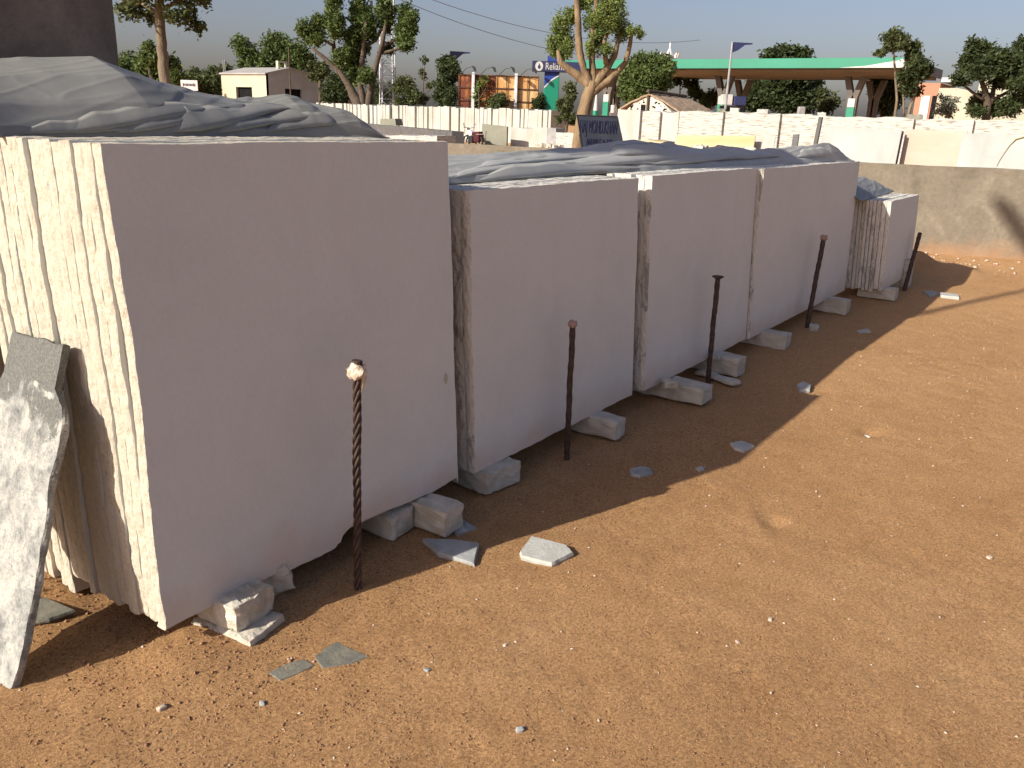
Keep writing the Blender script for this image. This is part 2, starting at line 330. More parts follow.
gx = axis(-400, 1800, 0.4, 14.0, 0.034); gy = axis(-900, 1500, -2.6, 3.4, 0.034)
GX, GY = np.meshgrid(gx, gy, indexing='ij'); GZ = H(GX, GY) + rng.normal(0, .0015, GX.shape) * (np.hypot(GX - 5, GY) < 12)
nx, ny = len(gx), len(gy); me = bpy.data.meshes.new('ground')
me.vertices.add(nx * ny); me.vertices.foreach_set('co', np.stack([GX, GY, GZ], -1).astype(np.float32).ravel())
ii, jj = np.meshgrid(np.arange(nx - 1), np.arange(ny - 1), indexing='ij'); q = (ii * ny + jj).ravel()
idx = np.stack([q, q + ny, q + ny + 1, q + 1], -1).astype(np.int32); nf = len(idx)
me.loops.add(nf * 4); me.loops.foreach_set('vertex_index', idx.ravel()); me.polygons.add(nf)
me.polygons.foreach_set('loop_start', np.arange(0, nf * 4, 4, dtype=np.int32)); me.polygons.foreach_set('loop_total', np.full(nf, 4, dtype=np.int32))
me.polygons.foreach_set('use_smooth', np.ones(nf, dtype=bool)); me.update(calc_edges=True); me.materials.append(DIRT)
ground = bpy.data.objects.new('ground', me); col.objects.link(ground); tag(ground, kind='structure')

# ------------------------------------------------------------ plaster boundary wall at the end of the yard
wa, wb = Vector((12.99, 2.0, 0)), Vector((13.43, 0.60, 0)); wd = (wb - wa).normalized()
w0, w1 = wa - wd * 11, wb + wd * 6; wn = Vector((wd.y, -wd.x, 0));  wn = wn if wn.x > 0 else -wn
L = (w1 - w0).length; N = 110; vs = []; fs = []
def wall_top(s): return 1.18 + 0.010 * noise.noise(Vector((s * .9, 3, 1))) + 0.006 * noise.noise(Vector((s * 9, 3, 1)))
for i in range(N + 1):
    s = i / N * L; p = w0 + wd * s; t = wall_top(s)
    vs += [p + Vector((0, 0, -.1)), p + Vector((0, 0, t)), p + wn * .2 + Vector((0, 0, t - .004)), p + wn * .2 + Vector((0, 0, -.1))]
for i in range(N):
    a = i * 4; b = a + 4; fs += [[a, a + 1, b + 1, b], [a + 1, a + 2, b + 2, b + 1], [a + 2, a + 3, b + 3, b + 2]]
fs += [[3, 2, 1, 0], [N * 4 + k for k in range(4)]]
mb = MB(); mb.add(vs, fs); o = mb.build('boundary_wall', PLASTER); tag(o, 'low sandy plastered wall closing the yard at the right', 'wall')

# ------------------------------------------------------------ marble slabs
def make_slab(x0, x1, z0, z1, y, th, lean, seed, step, amp, edge, label, group, bottom=None, left=None, top=None):
    rs = random.Random(seed); W, Hh = x1 - x0, z1 - z0
    pts = []; nrm = []; stp = []
    def run(ax, ay, bx, by, n, st):
        k = max(2, int(math.hypot(bx - ax, by - ay) / st))
        for i in range(k):
            f = i / k; pts.append((ax + (bx - ax) * f, ay + (by - ay) * f)); nrm.append(n)
    run(0, 0, W, 0, (0, -1), step * 1.5); run(W, 0, W, Hh, (1, 0), step * 2.5); run(W, Hh, 0, Hh, (0, 1), step * 1.5); run(0, Hh, 0, 0, (-1, 0), step)
    rings = [(0.0, 0.0), (0.10, 0.35), (0.38, 0.9), (0.66, 0.8), (0.90, 0.4), (1.0, 0.0)]
    V = []; n = len(pts)
    for ri, (t, bl) in enumerate(rings):
        for i, ((px, pz), (nx_, nz_)) in enumerate(zip(pts, nrm)):
            q = Vector((px, t * 0.3, pz))
            off = amp * (1.5 * noise.noise(Vector((px * 2.3, pz * 2.3, seed // 31))) + .35 * noise.noise(Vector((px * 3.3 + seed * 3.1, pz * 3.3, seed))) + 0.75 * noise.noise(Vector((px * 9, pz * 9, seed * 1.7))) + 0.35 * noise.noise(Vector((px * 34, pz * 34, seed * 2.3 + t))))
            off += bl * th * 0.09 * (1 + 1.6 * noise.noise(Vector((px * 26, pz * 26, t * 5 + seed)))) + (rs.random() - .5) * amp * .22
            if nz_ == -1 and bottom: off -= bottom(px)
            if nx_ == -1 and left: off += left(pz)
            if nz_ == 1 and top: off -= top(px)
            V.append((px + nx_ * off, t * th, pz + nz_ * off * (0.55 if nz_ == 1 else 1)))
    Fc = [list(range(n))[::-1]] if False else [list(range(n))]
    m = len(rings)
    for r in range(m - 1):
        for i in range(n): Fc.append([r * n + (i + 1) % n, r * n + i, (r + 1) * n + i, (r + 1) * n + (i + 1) % n])
    Fc.append([(m - 1) * n + i for i in range(n)][::-1])
    me = bpy.data.meshes.new('marble_slab'); me.from_pydata(V, [], Fc); me.materials.append(SAWN); me.materials.append(edge)
    mi = np.ones(len(Fc), dtype=np.int32); mi[0] = 0; mi[-1] = 0; me.polygons.foreach_set('material_index', mi)
    me.update(); o = bpy.data.objects.new('marble_slab', me); col.objects.link(o)
    o.location = (x0, y, z0); o.rotation_euler = (-lean, 0, 0)
    return tag(o, label, 'slab', group)
ORD = ['front', 'second', 'third', 'fourth', 'fifth', 'sixth', 'seventh', 'eighth', 'ninth', 'tenth', 'eleventh', 'twelfth', 'thirteenth', 'fourteenth', 'fifteenth', 'sixteenth', 'seventeenth', 'eighteenth']
def stack(x0, x1, z0, z1, y, n, th, lean, seed, step, amp, edge, where, group, jx=.03, jz=.02, frontkw={}, special=None, gap=.0004):
    rs = random.Random(seed)
    for k in range(n):
        t = th * rs.uniform(.72, 1.3); ax = x0 + (rs.uniform(-jx, jx) if k else 0); bx = x1 + (rs.uniform(-jx, jx * .3) if k else 0)
        az = z0 + (rs.uniform(-jz, jz * .6) if k else 0); bz = z1 + (rs.uniform(-.005, .002) if k else 0)
        kw = dict(frontkw) if k == 0 else {}
        if special and k in special: d = special[k]; ax += d.get('x', 0); az += d.get('z', 0); bz += d.get('top', 0); kw.update(d.get('kw', {}))
        lab = ('smooth white marble slab at the front of ' if k == 0 else '%s slab from the front in ' % ORD[k]) + where
        o = make_slab(ax, bx, az, bz, y, t, lean, seed * 31 + k, step, amp, edge, lab, group, **kw)
        if k == 0: first = o
        y += t + gap + (rs.uniform(0, .0015) if k else 0)
    return first, y
def bot1(x):      # chipped lower edge of the nearest slab
    return (.020 if x > .73 else .0) + (.030 * max(0, min(1, (x - .73) / .06)) * max(0, 1 - (x - .73) / .5)) - (.010 if .45 < x < .70 else 0) + .015 * max(0, (x - 1.25) * 4)
s1, yb1 = stack(1.222, 2.630, .100, 1.520, 2.100, 17, .044, math.radians(3.3), 11, .009, .0060, EDGE, 'the tallest nearest stack', 'slabs of the tallest nearest stack', jx=.004, jz=.022,
      frontkw=dict(bottom=bot1, left=lambda z: -.018 * math.exp(-((z - .88) / .36) ** 2) - .004), special={1: dict(x=.002, z=.012), 2: dict(x=.004, z=.03), 3: dict(x=-.004, z=-.012), 4: dict(z=.02), 7: dict(x=.008), 8: dict(x=-.006, z=-.03), 11: dict(x=-.01, z=-.05), 12: dict(x=-.012, z=-.05, top=-.02), 13: dict(x=.006, top=-.05), 14: dict(x=-.012, top=-.16, z=-.05), 15: dict(x=-.016, top=-.16, z=-.06), 16: dict(x=.006, top=-.16, z=-.05)})
# small drilled pit in the face of the nearest slab
mb = MB(); ring = [(math.cos(a) * .011, math.sin(a) * .021) for a in np.linspace(0, 2 * math.pi, 18, endpoint=False)]
rr = [Vector((x * (1.15 + .1 * math.sin(5 * i)), -.0015, z * 1.1)) for i, (x, z) in enumerate(ring)]
mb.add(rr + [Vector((x * .75, -.0035, z * .75)) for x, z in ring] + [Vector((x * .5, -.0012, z * .5)) for x, z in ring], [[i, (i + 1) % 18, 18 + (i + 1) % 18, 18 + i] for i in range(18)] + [[18 + i, 18 + (i + 1) % 18, 36 + (i + 1) % 18, 36 + i] for i in range(18)] + [[36 + i for i in range(18)]])
hole = onY(443.5, 378, 2.14); o = mb.build('drill_pit', BLOCKG, s1, True); o.location = (hole.x - 1.222, 0, (hole.z - .10))
stack(2.750, 4.225, .105, 1.330, 2.098, 12, .042, math.radians(3.0), 23, .016, .006, EDGE_D, 'the second stack from the left', 'slabs of the second stack', jx=.014, special={1: dict(x=-.012), 2: dict(x=.02), 3: dict(x=-.02), 4: dict(x=-.02)})
stack(4.345, 5.975, .105, 1.337, 2.078, 12, .042, math.radians(3.0), 37, .018, .006, EDGE_D, 'the middle stack', 'slabs of the middle stack', jx=.02, special={1: dict(x=-.01), 2: dict(x=.03), 3: dict(x=-.03)})
stack(6.005, 8.60, .105, 1.330, 2.060, 10, .042, math.radians(2.0), 41, .024, .006, EDGE_D, 'the long fourth stack', 'slabs of the long fourth stack', jx=.015)
stack(8.88, 10.19, .10, .965, 1.775, 13, .034, math.radians(3.2), 53, .016, .007, EDGE_D, 'the small low stack nearest the plaster wall', 'slabs of the small low stack', jx=.022, jz=.03, gap=.005)

# ------------------------------------------------------------ tarpaulins (heavy cloth sheets in folds)
def interp(xs, ys, x): return float(np.interp(x, xs, ys))
def tarp(name, label, x0, x1, nu, nv, prof, folds, m=None, lines=()):
    """prof(x) -> list of (y,z) control points front to back; folds(x,t) -> height of wrinkles"""
    V = []; Fc = []
    for i in range(nu + 1):
        x = x0 + (x1 - x0) * i / nu; c = prof(x); L_ = [0]
        for a, b in zip(c, c[1:]): L_.append(L_[-1] + math.hypot(b[0] - a[0], b[1] - a[1]))
        for j in range(nv + 1):
            fL = L_[-4 if len(c) > 5 else -1] * 1.12; jf = j / nv; s = fL * jf / .7 if jf < .7 else fL + (L_[-1] - fL) * (jf - .7) / .3; t = s / L_[-1]; y = interp(L_, [p[0] for p in c], s); z = interp(L_, [p[1] for p in c], s)
            e = min(1, t * 22) * min(1, (1 - t) * 5 + .3)
            tau = s / max(L_[-4 if len(c) > 5 else -1], .05); V.append((x + .012 * noise.noise(Vector((x * 5, t * 6, 2))), y + .020 * noise.noise(Vector((x * 4, t * 5, 9))), z + e * folds(x, tau)))
    for i in range(nu):
        for j in range(nv):
            a = i * (nv + 1) + j; Fc.append([a, a + nv + 1, a + nv + 2, a + 1])
    o = mesh_from(name, V, Fc, m or TARP, None, True)
    md = o.modifiers.new('smooth', 'SMOOTH'); md.factor = .5; md.iterations = 1
    so = o.modifiers.new('cloth_thickness', 'SOLIDIFY'); so.thickness = .006; so.offset = -1
    # doubled-over folds of the same sheet lying on it
    A_ = np.array(V); rel = (A_ - np.array([0, 0, EYE])) @ RW; pu = CX + F_PX * rel[:, 0] / rel[:, 2]; pv = CY + F_PX * rel[:, 1] / rel[:, 2]; G = A_.reshape(nu + 1, nv + 1, 3); half = int(nv * .53)
    ok = (np.arange(len(A_)) % (nv + 1)) < half
    for hgt, pts in lines:
        us = np.linspace(pts[0][0], pts[-1][0], 46); vs_ = np.interp(us, [p[0] for p in pts], [p[1] for p in pts]); C = []; S = []
        for uu, vv in zip(us, vs_):
            k = int(np.argmin((pu - uu) ** 2 + (pv - vv) ** 2 + np.where(ok, 0, 1e6))); i_, j_ = divmod(k, nv + 1); j2 = min(j_ + 3, nv)
            C.append(G[i_, j_]); S.append(G[i_, j2] - G[i_, max(j_ - 3, 0)])
        C = np.array(C); S = np.array(S)
        for _ in range(14): C[1:-1] = (C[:-2] + C[1:-1] * 2 + C[2:]) / 4; S[1:-1] = (S[:-2] + S[1:-1] * 2 + S[2:]) / 4
        sec = [(.3, -.5), (-.25, -.25), (-.75, .25), (-.70, .70), (-.25, .98), (.6, .95), (1.8, .62), (3.2, .18), (4.6, -.35)]; vs2 = []; fs2 = []; ns = len(sec)
        for q in range(46):
            T = Vector(C[min(q + 1, 45)] - C[max(q - 1, 0)]).normalized(); B = Vector(S[q]); B = (B - T * B.dot(T)).normalized(); Nn = T.cross(B); Nn = Nn if Nn.z > 0 else -Nn
            f = q / 45; e = min(1, f / .25) * min(1, (1 - f) / .25); e = e ** .6; h_ = hgt * e * (1 + .18 * noise.noise(Vector((q * .16, hgt * 99, 1)))) + .0008; w_2 = .7 + .5 * e
            vs2 += [Vector(C[q]) + B * (a_ * h_ * w_2) + Nn * (b_ * h_ + .001 * noise.noise(Vector((q * .5, a_, 3)))) for a_, b_ in sec]
        for q in range(45):
            for r_ in range(ns): fs2.append([q * ns + r_, q * ns + (r_ + 1) % ns, (q + 1) * ns + (r_ + 1) % ns, (q + 1) * ns + r_])
        mb_ = MB(); mb_.add(vs2, fs2); mb_.build('fold', m or TARP, o, True)
    return tag(o, label, 'tarpaulin')
def pleats(folds, u, v, w):
    """overlapping pleats: each is a drop line along the cloth with a bulge just above it"""
    s = 0.0
    for A, pts in folds:
        A = A * .38
        us = [p[0] for p in pts]
        if u < us[0] - 14 or u > us[-1] + 14: continue
        e = min(1, max(0, (u - us[0] + 14) / 30)) * min(1, max(0, (us[-1] + 14 - u) / 30)); d = float(np.interp(u, us, [p[1] for p in pts])) - v
        k = 1 / (1 + math.exp(-max(-20, min(20, d * 1.8)))); s += A * e * (k * math.exp(-max(d, 0) / (w * .32)) - .35 * math.exp(-abs(d) / (w * .10)) * (1 - k))
    return s
FOLD1 = [(.040, [(60, 130), (130, 119), (185, 105), (238, 100)]), (.030, [(100, 134), (160, 123), (215, 112), (262, 103)]), (.045, [(150, 133), (200, 128), (238, 118), (270, 106), (300, 100)]),
         (.036, [(205, 133), (250, 124), (290, 116), (326, 108)]), (.028, [(260, 132), (310, 122), (345, 117), (372, 127)]), (.018, [(120, 112), (160, 100), (200, 97)]), (.018, [(300, 131), (345, 127), (380, 133)])]
FOLD2 = [(.040, [(455, 176), (500, 169), (560, 164), (620, 162), (665, 164)]), (.026, [(468, 168), (520, 161), (575, 157), (602, 152)]), (.048, [(560, 169), (620, 164), (680, 158), (730, 152), (746, 150)]),
         (.040, [(598, 156), (640, 154), (668, 152), (686, 149)]), (.036, [(650, 165), (700, 161), (745, 155), (792, 152)]), (.030, [(735, 159), (765, 156), (786, 150)]), (.030, [(798, 157), (820, 153), (832, 147), (840, 149)]),
         (.024, [(686, 156), (705, 153), (724, 149)]), (.020, [(480, 180), (540, 174), (590, 170), (640, 167)])]
def crease(x, t, sl, seed):
    b = t - sl * x
    r1 = 1 - 2 * abs(noise.noise(Vector((x * .9 + seed, b * 3.2, seed)))); r2 = 1 - 2 * abs(noise.noise(Vector((x * 2.0 + seed * 3, b * 7.5, seed + 5)))); r3 = 1 - 2 * abs(noise.noise(Vector((x * 3.5, (t + sl * .7 * x) * 5, seed + 9))))
    return .020 * max(0, r1) ** 5 + .011 * max(0, r2) ** 5 + .006 * max(0, r3) ** 6
# silhouette of the first sheet, measured along its ridge
def rid1(u): return float(np.interp(u, [-150, 0, 200, 300, 385], [3.15, 3.08, 2.95, 2.80, 2.60]))
L1 = [(-150, 60), (-60, 57), (0, 57), (88, 55), (120, 67), (160, 82), (200, 92), (235, 99), (262, 98), (285, 94), (300, 97), (312, 103), (335, 106), (352, 112), (368, 124), (386, 137)]; SU1 = [p[0] for p in L1]; SV1 = [p[1] for p in L1]
S1 = [onY(u, v, rid1(u)) for u, v in L1]
sx1, sy1, sz1 = [p.x for p in S1], [p.y for p in S1], [p.z for p in S1]
XE1 = sx1[-1]
def fr1(x): return 2.655 + .02 * math.sin(x * 6) - max(0, x - 2.2) * .12
def prof1(x):
    y = interp(sx1, sy1, x); z = interp(sx1, sz1, x); f = min(fr1(x), y - .03); k = max(.02, min(1, (XE1 + .04 - x) / .5))
    zf = 1.512
    return [(f, zf), (f + .01, zf + .03 * k), (f + (y - f) * .18, zf + (z - zf) * .42), (f + (y - f) * .5, zf + (z - zf) * .76), (y, z), (y + .16, z - .02), (y + .45, z - .16 * k - .05), (y + .75, 1.10), (y + .85, .62)]
def fold1(x, t):
    ux = float(np.interp(x, sx1, SU1)); hv = 136 - float(np.interp(x, sx1, SV1)); v = 136 - t * max(hv, 6)
    s = .30 * pleats(FOLD1, ux, v, max(hv, 10)) + .008 * noise.noise(Vector((x * 1.8, t * 1.3, 5))) + .3 * crease(x, t, .55, 3)
    return s * min(1, (XE1 + .02 - x) / .12 + .08) * (1 - .5 * math.exp(-((t - 1.1) / .2) ** 2)) - .004
tarp('tarpaulin', 'grey tarpaulin heaped in long folds over the tallest nearest stack', 1.18, XE1, 300, 170, prof1, fold1, None, [(.010, [(60, 132), (110, 127), (170, 116), (228, 107)]), (.009, [(112, 134), (160, 127), (215, 117), (256, 110)]), (.015, [(170, 132), (200, 129), (238, 121), (268, 112), (290, 108)]), (.012, [(216, 133), (250, 127), (290, 120), (318, 116)]), (.009, [(266, 132), (310, 125), (340, 123), (360, 128)]), (.006, [(20, 133), (90, 131), (150, 130)])])
def rid2(u): return float(np.interp(u, [400, 560, 672, 757, 800, 852], [2.78, 2.74, 2.62, 2.42, 2.34, 2.16]))
L2 = [(400, 152), (450, 153), (470, 154), (520, 152), (560, 150), (585, 149), (600, 146), (618, 141), (640, 141), (650, 144), (662, 146), (672, 143), (684, 147), (697, 152), (708, 153), (722, 147), (735, 148), (748, 152), (762, 152), (776, 149), (792, 147), (812, 146), (828, 143), (838, 148), (850, 159)]; SU2 = [p[0] for p in L2]; SV2 = [p[1] for p in L2]
S2 = [onY(u, v, rid2(u)) for u, v in L2]
sx2, sy2, sz2 = [p.x for p in S2], [p.y for p in S2], [p.z for p in S2]; XE2 = sx2[-1]
def fr2(x): return interp([2.3, 2.9, 4.3, 5.2, 6.2, 7.5, 8.2], [2.38, 2.40, 2.43, 2.36, 2.34, 2.21, 2.13], x) + .012 * math.sin(x * 5)
def prof2(x):
    y = interp(sx2, sy2, x); z = interp(sx2, sz2, x); f = min(fr2(x), y - .03); zf = 1.331
    if y - f > .12: return [(f, zf), (f + .02, zf + .03), (f + (y - f) * .5, zf + (z - zf) * .62), (y, z), (y + .14, z - .02), (y + .35, z - .14), (y + .6, .95), (y + .65, .5)]
    return [(f, zf), (f + .01, zf + .01), ((f + y) / 2, zf + (z - zf) * .6), (y, z), (y + .12, z - .02), (y + .3, z - .06), (y + .55, .95), (y + .6, .5)]
def fold2(x, t):
    ux = float(np.interp(x, sx2, SU2)); h0 = float(np.interp(ux, [450, 530, 600, 640, 735, 850], [183, 178, 172, 170, 161.5, 160])); hv = max(h0 - float(np.interp(ux, SU2, SV2)), 5); v = h0 - t * hv
    s = 1.15 * pleats(FOLD2, ux, v, 14) + .008 * noise.noise(Vector((x * 1.3, t * 1.3, 8))) + .35 * crease(x, t, .25, 11)
    return s * min(1, (8.75 - x) / 1.2 + .15) * (1 - .4 * math.exp(-((t - 1.1) / .2) ** 2)) - .006
tarp('tarpaulin', 'long wrinkled grey tarpaulin lying over the second, middle and fourth stacks', 2.45, XE2, 620, 120, prof2, fold2, TARPL, [(.020, [(455, 177), (500, 171), (560, 166), (620, 163), (665, 164)]), (.014, [(468, 170), (520, 164), (575, 159), (604, 156)]), (.024, [(560, 169), (620, 164), (680, 158), (730, 155), (750, 155)]), (.016, [(606, 156), (640, 154), (664, 154), (682, 155)]), (.020, [(650, 165), (700, 161), (745, 157), (786, 156)]), (.014, [(735, 159), (765, 157), (782, 156)]), (.012, [(798, 157), (820, 155), (834, 154)]), (.012, [(480, 180), (540, 175), (590, 171), (640, 168)])])
# third sheet at the foot of the low stack
def prof3(x):
    k = max(0, min(1, (x - 8.5) / .3)) ; e = max(0, min(1, (10.35 - x) / .35)) ** .5
    f = 2.02 + (x - 8.6) * .05
    return [(f, .972), (f + .02, .985), (f + .14, .985 + .09 * e), (f + .30, 1.0 + .12 * e), (f + .55, 1.0 + .09 * e), (f + .8, .75), (f + .85, .4)]
tarp('tarpaulin', 'pale end of grey tarpaulin on top of the small low stack', 8.55, 10.3, 80, 60, prof3, lambda x, t: crease(x, t, .5, 2) * .5 + .012 * noise.noise(Vector((x * 2, t * 3, 1))) - .004)

# ------------------------------------------------------------ cement pillar at the top left
Dp = 3.75; pr = onY(116, 0, Dp); pl_x = pr.x - 1.15
mb = MB(); a = .09
poly = [Vector((pl_x, Dp, -.1)), Vector((pr.x - a * 1.6, Dp, -.1)), Vector((pr.x, Dp + a * .35, -.1)), Vector((pr.x + .01, Dp + .9, -.1)), Vector((pl_x, Dp + .9, -.1))]
vs = []; K = 46
for k in range(K + 1):
    z = -.1 + k / K * 4.3
    for i, p in enumerate(poly):
        j = .012 * noise.noise(Vector((i * 3.3, z * 3.5, 2))) + .005 * noise.noise(Vector((i * 3.3, z * 19, 2)))
        vs.append(Vector((p.x + (j if i else 0), p.y + j * .5, z)))
fs = [[k * 5 + i, k * 5 + (i + 1) % 5, (k + 1) * 5 + (i + 1) % 5, (k + 1) * 5 + i] for k in range(K) for i in range(5)] + [[4, 3, 2, 1, 0], [K * 5 + i for i in range(5)]]
mb.add(vs, fs); o = mb.build('cement_pillar', CEMENT); tag(o, 'tall brown cement pillar rising behind the tarpaulin at the left', 'pillar')

# ------------------------------------------------------------ iron rods in front of the stacks
def rod(pb, pt, r, cap, label, twist=False, nailhead=False):
    b = gnd(*pb); t = onY(*pt, b.y); b.z = 0
    ro = thing('iron_rod', label, 'iron rod', b); L = t - b
    n = 90 if twist else 26; mb = MB(); pts = []; 
    for i in range(n + 1):
        f = i / n; pts.append(Vector((0, 0, -.12)) * (1 - f) + L * f + Vector((.004 * noise.noise(Vector((f * 4, r, 1))), .004 * noise.noise(Vector((f * 4, r, 7))), 0)))
    if twist:       # wire rope: six strands wound round a core
        core = MB().tube(pts, r * .55, 8); s = core
        for k in range(4):
            hp = []
            for i in range(n * 3 + 1):
                f = i / (n * 3); a_ = f * 2 * math.pi * 6 + k * math.pi / 2; c = pts[min(n, int(f * n))].lerp(pts[min(n, int(f * n) + 1)], f * n - int(f * n))
                hp.append(c + Vector((math.cos(a_) * r * .60, math.sin(a_) * r * .60, 0)))
            s.tube(hp, r * .40, 6)
        s.build('shaft', IRON, ro, True)
    else:
        rd = [r * (1 + .10 * math.sin(i * 2.4)) for i in range(n + 1)]
        MB().tube(pts, rd, 9).build('shaft', IRON, ro, True)
    if cap:
        cm, cs = cap; bm = bmesh.new(); bmesh.ops.create_icosphere(bm, subdivisions=3, radius=1)
        for v in bm.verts:
            k = 1 + .35 * noise.noise(v.co * 1.7 + Vector((r * 99, 0, 0))) + .15 * noise.noise(v.co * 5)
            v.co = Vector((v.co.x * cs * k, v.co.y * cs * k, v.co.z * cs * .95 * k - cs * .25)) + L
        me = bpy.data.meshes.new('cap'); bm.to_mesh(me); bm.free(); me.materials.append(cm); o = bpy.data.objects.new('cap', me); col.objects.link(o); o.parent = ro
        if twist:
            MB().tube([L + Vector((0, 0, cs * .3)), L + Vector((.002, 0, cs * .92))], [cs * .60, cs * .54], 12).build('bolt_end', IRON, ro)
            MB().tube([L + Vector((.010, -.01, -cs * .3)), L + Vector((.014, -.014, -cs * 1.3)), L + Vector((.006, -.012, -cs * 2.3))], [.010, .009, .004], 7).build('drip', CLOTH, ro, True)
            MB().tube([L + Vector((.022, -.004, cs * .2)), L + Vector((.032, -.006, -cs * .8)), L + Vector((.030, -.006, -cs * 1.7))], [.005, .006, .002], 6).build('rag_end', CLOTH, ro, True)
    if nailhead:
        MB().tube([L + Vector((0, 0, -.012)), L + Vector((0, 0, 0)), L + Vector((0, 0, .006))], [r, r * 2.3, r * 2.2], 10).build('nail_head', IRON, ro)
    return ro
rod((357, 588), (357, 369), .0150, (CLOTH, .032), 'dark twisted wire-rope stake with a white-smeared cap, nearest the camera', True)
rod((567, 457), (573, 323), .0145, (PINKCAP, .021), 'dark iron rod with a small pinkish cap before the second stack')
rod((708, 382), (718, 277), .0165, None, 'dark iron rod with a flat flared head before the middle stack', False, True)
rod((806, 328), (824, 237), .020, (PINKCAP, .030), 'dark iron rod with a pink cap before the long fourth stack')
rod((903, 291), (920, 233), .022, None, 'plain dark iron rod leaning before the small low stack')

# ------------------------------------------------------------ stone blocks under and before the stacks
def stone(name, size, seed, m, jag=.008, cuts=5, chop=.006):
    bm = bmesh.new(); bmesh.ops.create_cube(bm, size=1.0); bmesh.ops.subdivide_edges(bm, edges=bm.edges[:], cuts=cuts, use_grid_fill=True)
    sx, sy, sz = size
    for v in bm.verts:
        c = Vector((v.co.x * sx, v.co.y * sy, v.co.z * sz)); e = sum(1 for q in v.co if abs(q) > .499)
        d = Vector((noise.noise(c * 9 + Vector((seed, 0, 0))), noise.noise(c * 9 + Vector((0, seed, 5))), noise.noise(c * 9 + Vector((7, 0, seed))))) * jag * 0.45
        d += Vector((noise.noise(c * 33 + Vector((seed, 0, 0))), noise.noise(c * 33 + Vector((0, seed, 5))), noise.noise(c * 33 + Vector((7, 0, seed))))) * jag
        if e >= 2: c -= Vector((v.co.x * (abs(v.co.x) > .49), v.co.y * (abs(v.co.y) > .49), v.co.z * (abs(v.co.z) > .49))) * chop * (.5 + abs(noise.noise(c * 6 + Vector((seed, seed, 0)))))
        v.co = c + d
    me = bpy.data.meshes.new(name); bm.to_mesh(me); bm.free(); me.materials.append(m)
    o = bpy.data.objects.new(name, me); col.objects.link(o); return o
def block(cx, cy, size, rz, seed, m, label, z=None, tilt=(0, 0), group='stone blocks under the slab stacks', name='stone_block', cat='stone block', **k):
    o = stone(name, size, seed, m, **k); zz = h1(cx, cy) - .006 if z is None else z
    o.location = (cx, cy, zz + size[2] / 2); o.rotation_euler = (tilt[0], tilt[1], rz); return tag(o, label, cat, group)
block(1.475, 2.145, (.17, .26, .095), .10, 1, BLOCK, 'cream hewn stone block propping the near corner of the tallest stack', z=.028, jag=.010, cuts=9, chop=.006)
block(1.465, 2.08, (.17, .24, .028), .22, 2, BLOCK, 'flat broken stone plate beneath the cream near-corner block', z=.0, jag=.006, cuts=7, name='stone_plate', cat='stone plate')
block(1.70, 2.22, (.13, .26, .10), -.55, 3, BLOCK, 'slanting stone block behind the cream near-corner block', z=.012, tilt=(0, -.30), cuts=6)
block(2.405, 2.11, (.125, .34, .112), .03, 4, BLOCK, 'upright stone block with grey top under the far end of the tallest stack', z=0, cuts=7)
block(2.262, 2.26, (.14, .34, .10), .04, 5, BLOCK, 'brown shaded stone block left of the grey-topped one', z=0, cuts=6)
block(2.475, 1.985, (.10, .15, .016), -.2, 6, CHIP, 'thin grey plate lying beside the grey-topped stone block', name='stone_plate', cat='stone plate')
block(2.90, 2.21, (.23, .34, .105), -.10, 7, BLOCKG, 'squared grey stone block under the near end of the second stack', z=0, cuts=7)
block(3.80, 2.14, (.115, .40, .105), .04, 8, BLOCKG, 'long grey stone block under the far end of the second stack', z=0, cuts=6)
block(4.68, 2.07, (.165, .50, .100), .03, 9, BLOCKG, 'longest grey stone beam sticking out below the middle stack', z=0, cuts=7)
block(4.545, 2.01, (.10, .08, .045), .6, 10, BLOCK, 'lump of broken rubble wedged on the longest grey beam', z=.095, jag=.014, cuts=5, name='rubble_lump', cat='rubble', group='small rubble by the stacks')
block(5.395, 2.10, (.14, .44, .125), -.02, 11, BLOCKG, 'grey stone block under the far end of the middle stack, behind its flat plate', z=0, cuts=6)
block(5.20, 1.965, (.09, .32, .028), -.30, 12, BLOCKG, 'narrow flat stone plate on the ground beside the third rod', z=.0, name='stone_plate', cat='stone plate')
block(5.26, 2.02, (.07, .06, .035), .3, 13, CHIPW, 'small white rubble piece on the block beside the third rod', z=.12, jag=.01, name='rubble_lump', cat='rubble', group='small rubble by the stacks')
block(6.335, 2.09, (.145, .44, .115), .02, 14, BLOCKG, 'grey stone block under the near end of the long fourth stack', z=0, cuts=6)
block(8.00, 2.06, (.16, .40, .125), .04, 15, BLOCKG, 'pale square stone block under the far end of the long fourth stack', z=0, cuts=6)
block(9.02, 1.84, (.14, .36, .12), .0, 16, BLOCKG, 'dusty stone block under the near end of the small low stack', z=0, cuts=6)
block(9.90, 1.86, (.13, .30, .30), .0, 17, BLOCK, 'tall pale stone standing behind the fifth rod', z=0, cuts=6)
block(7.10, 1.90, (.075, .07, .055), .3, 18, CHIPW, 'small white stone cube at the foot of the fourth rod', name='stone_cube', cat='rubble', group='small rubble by the stacks')

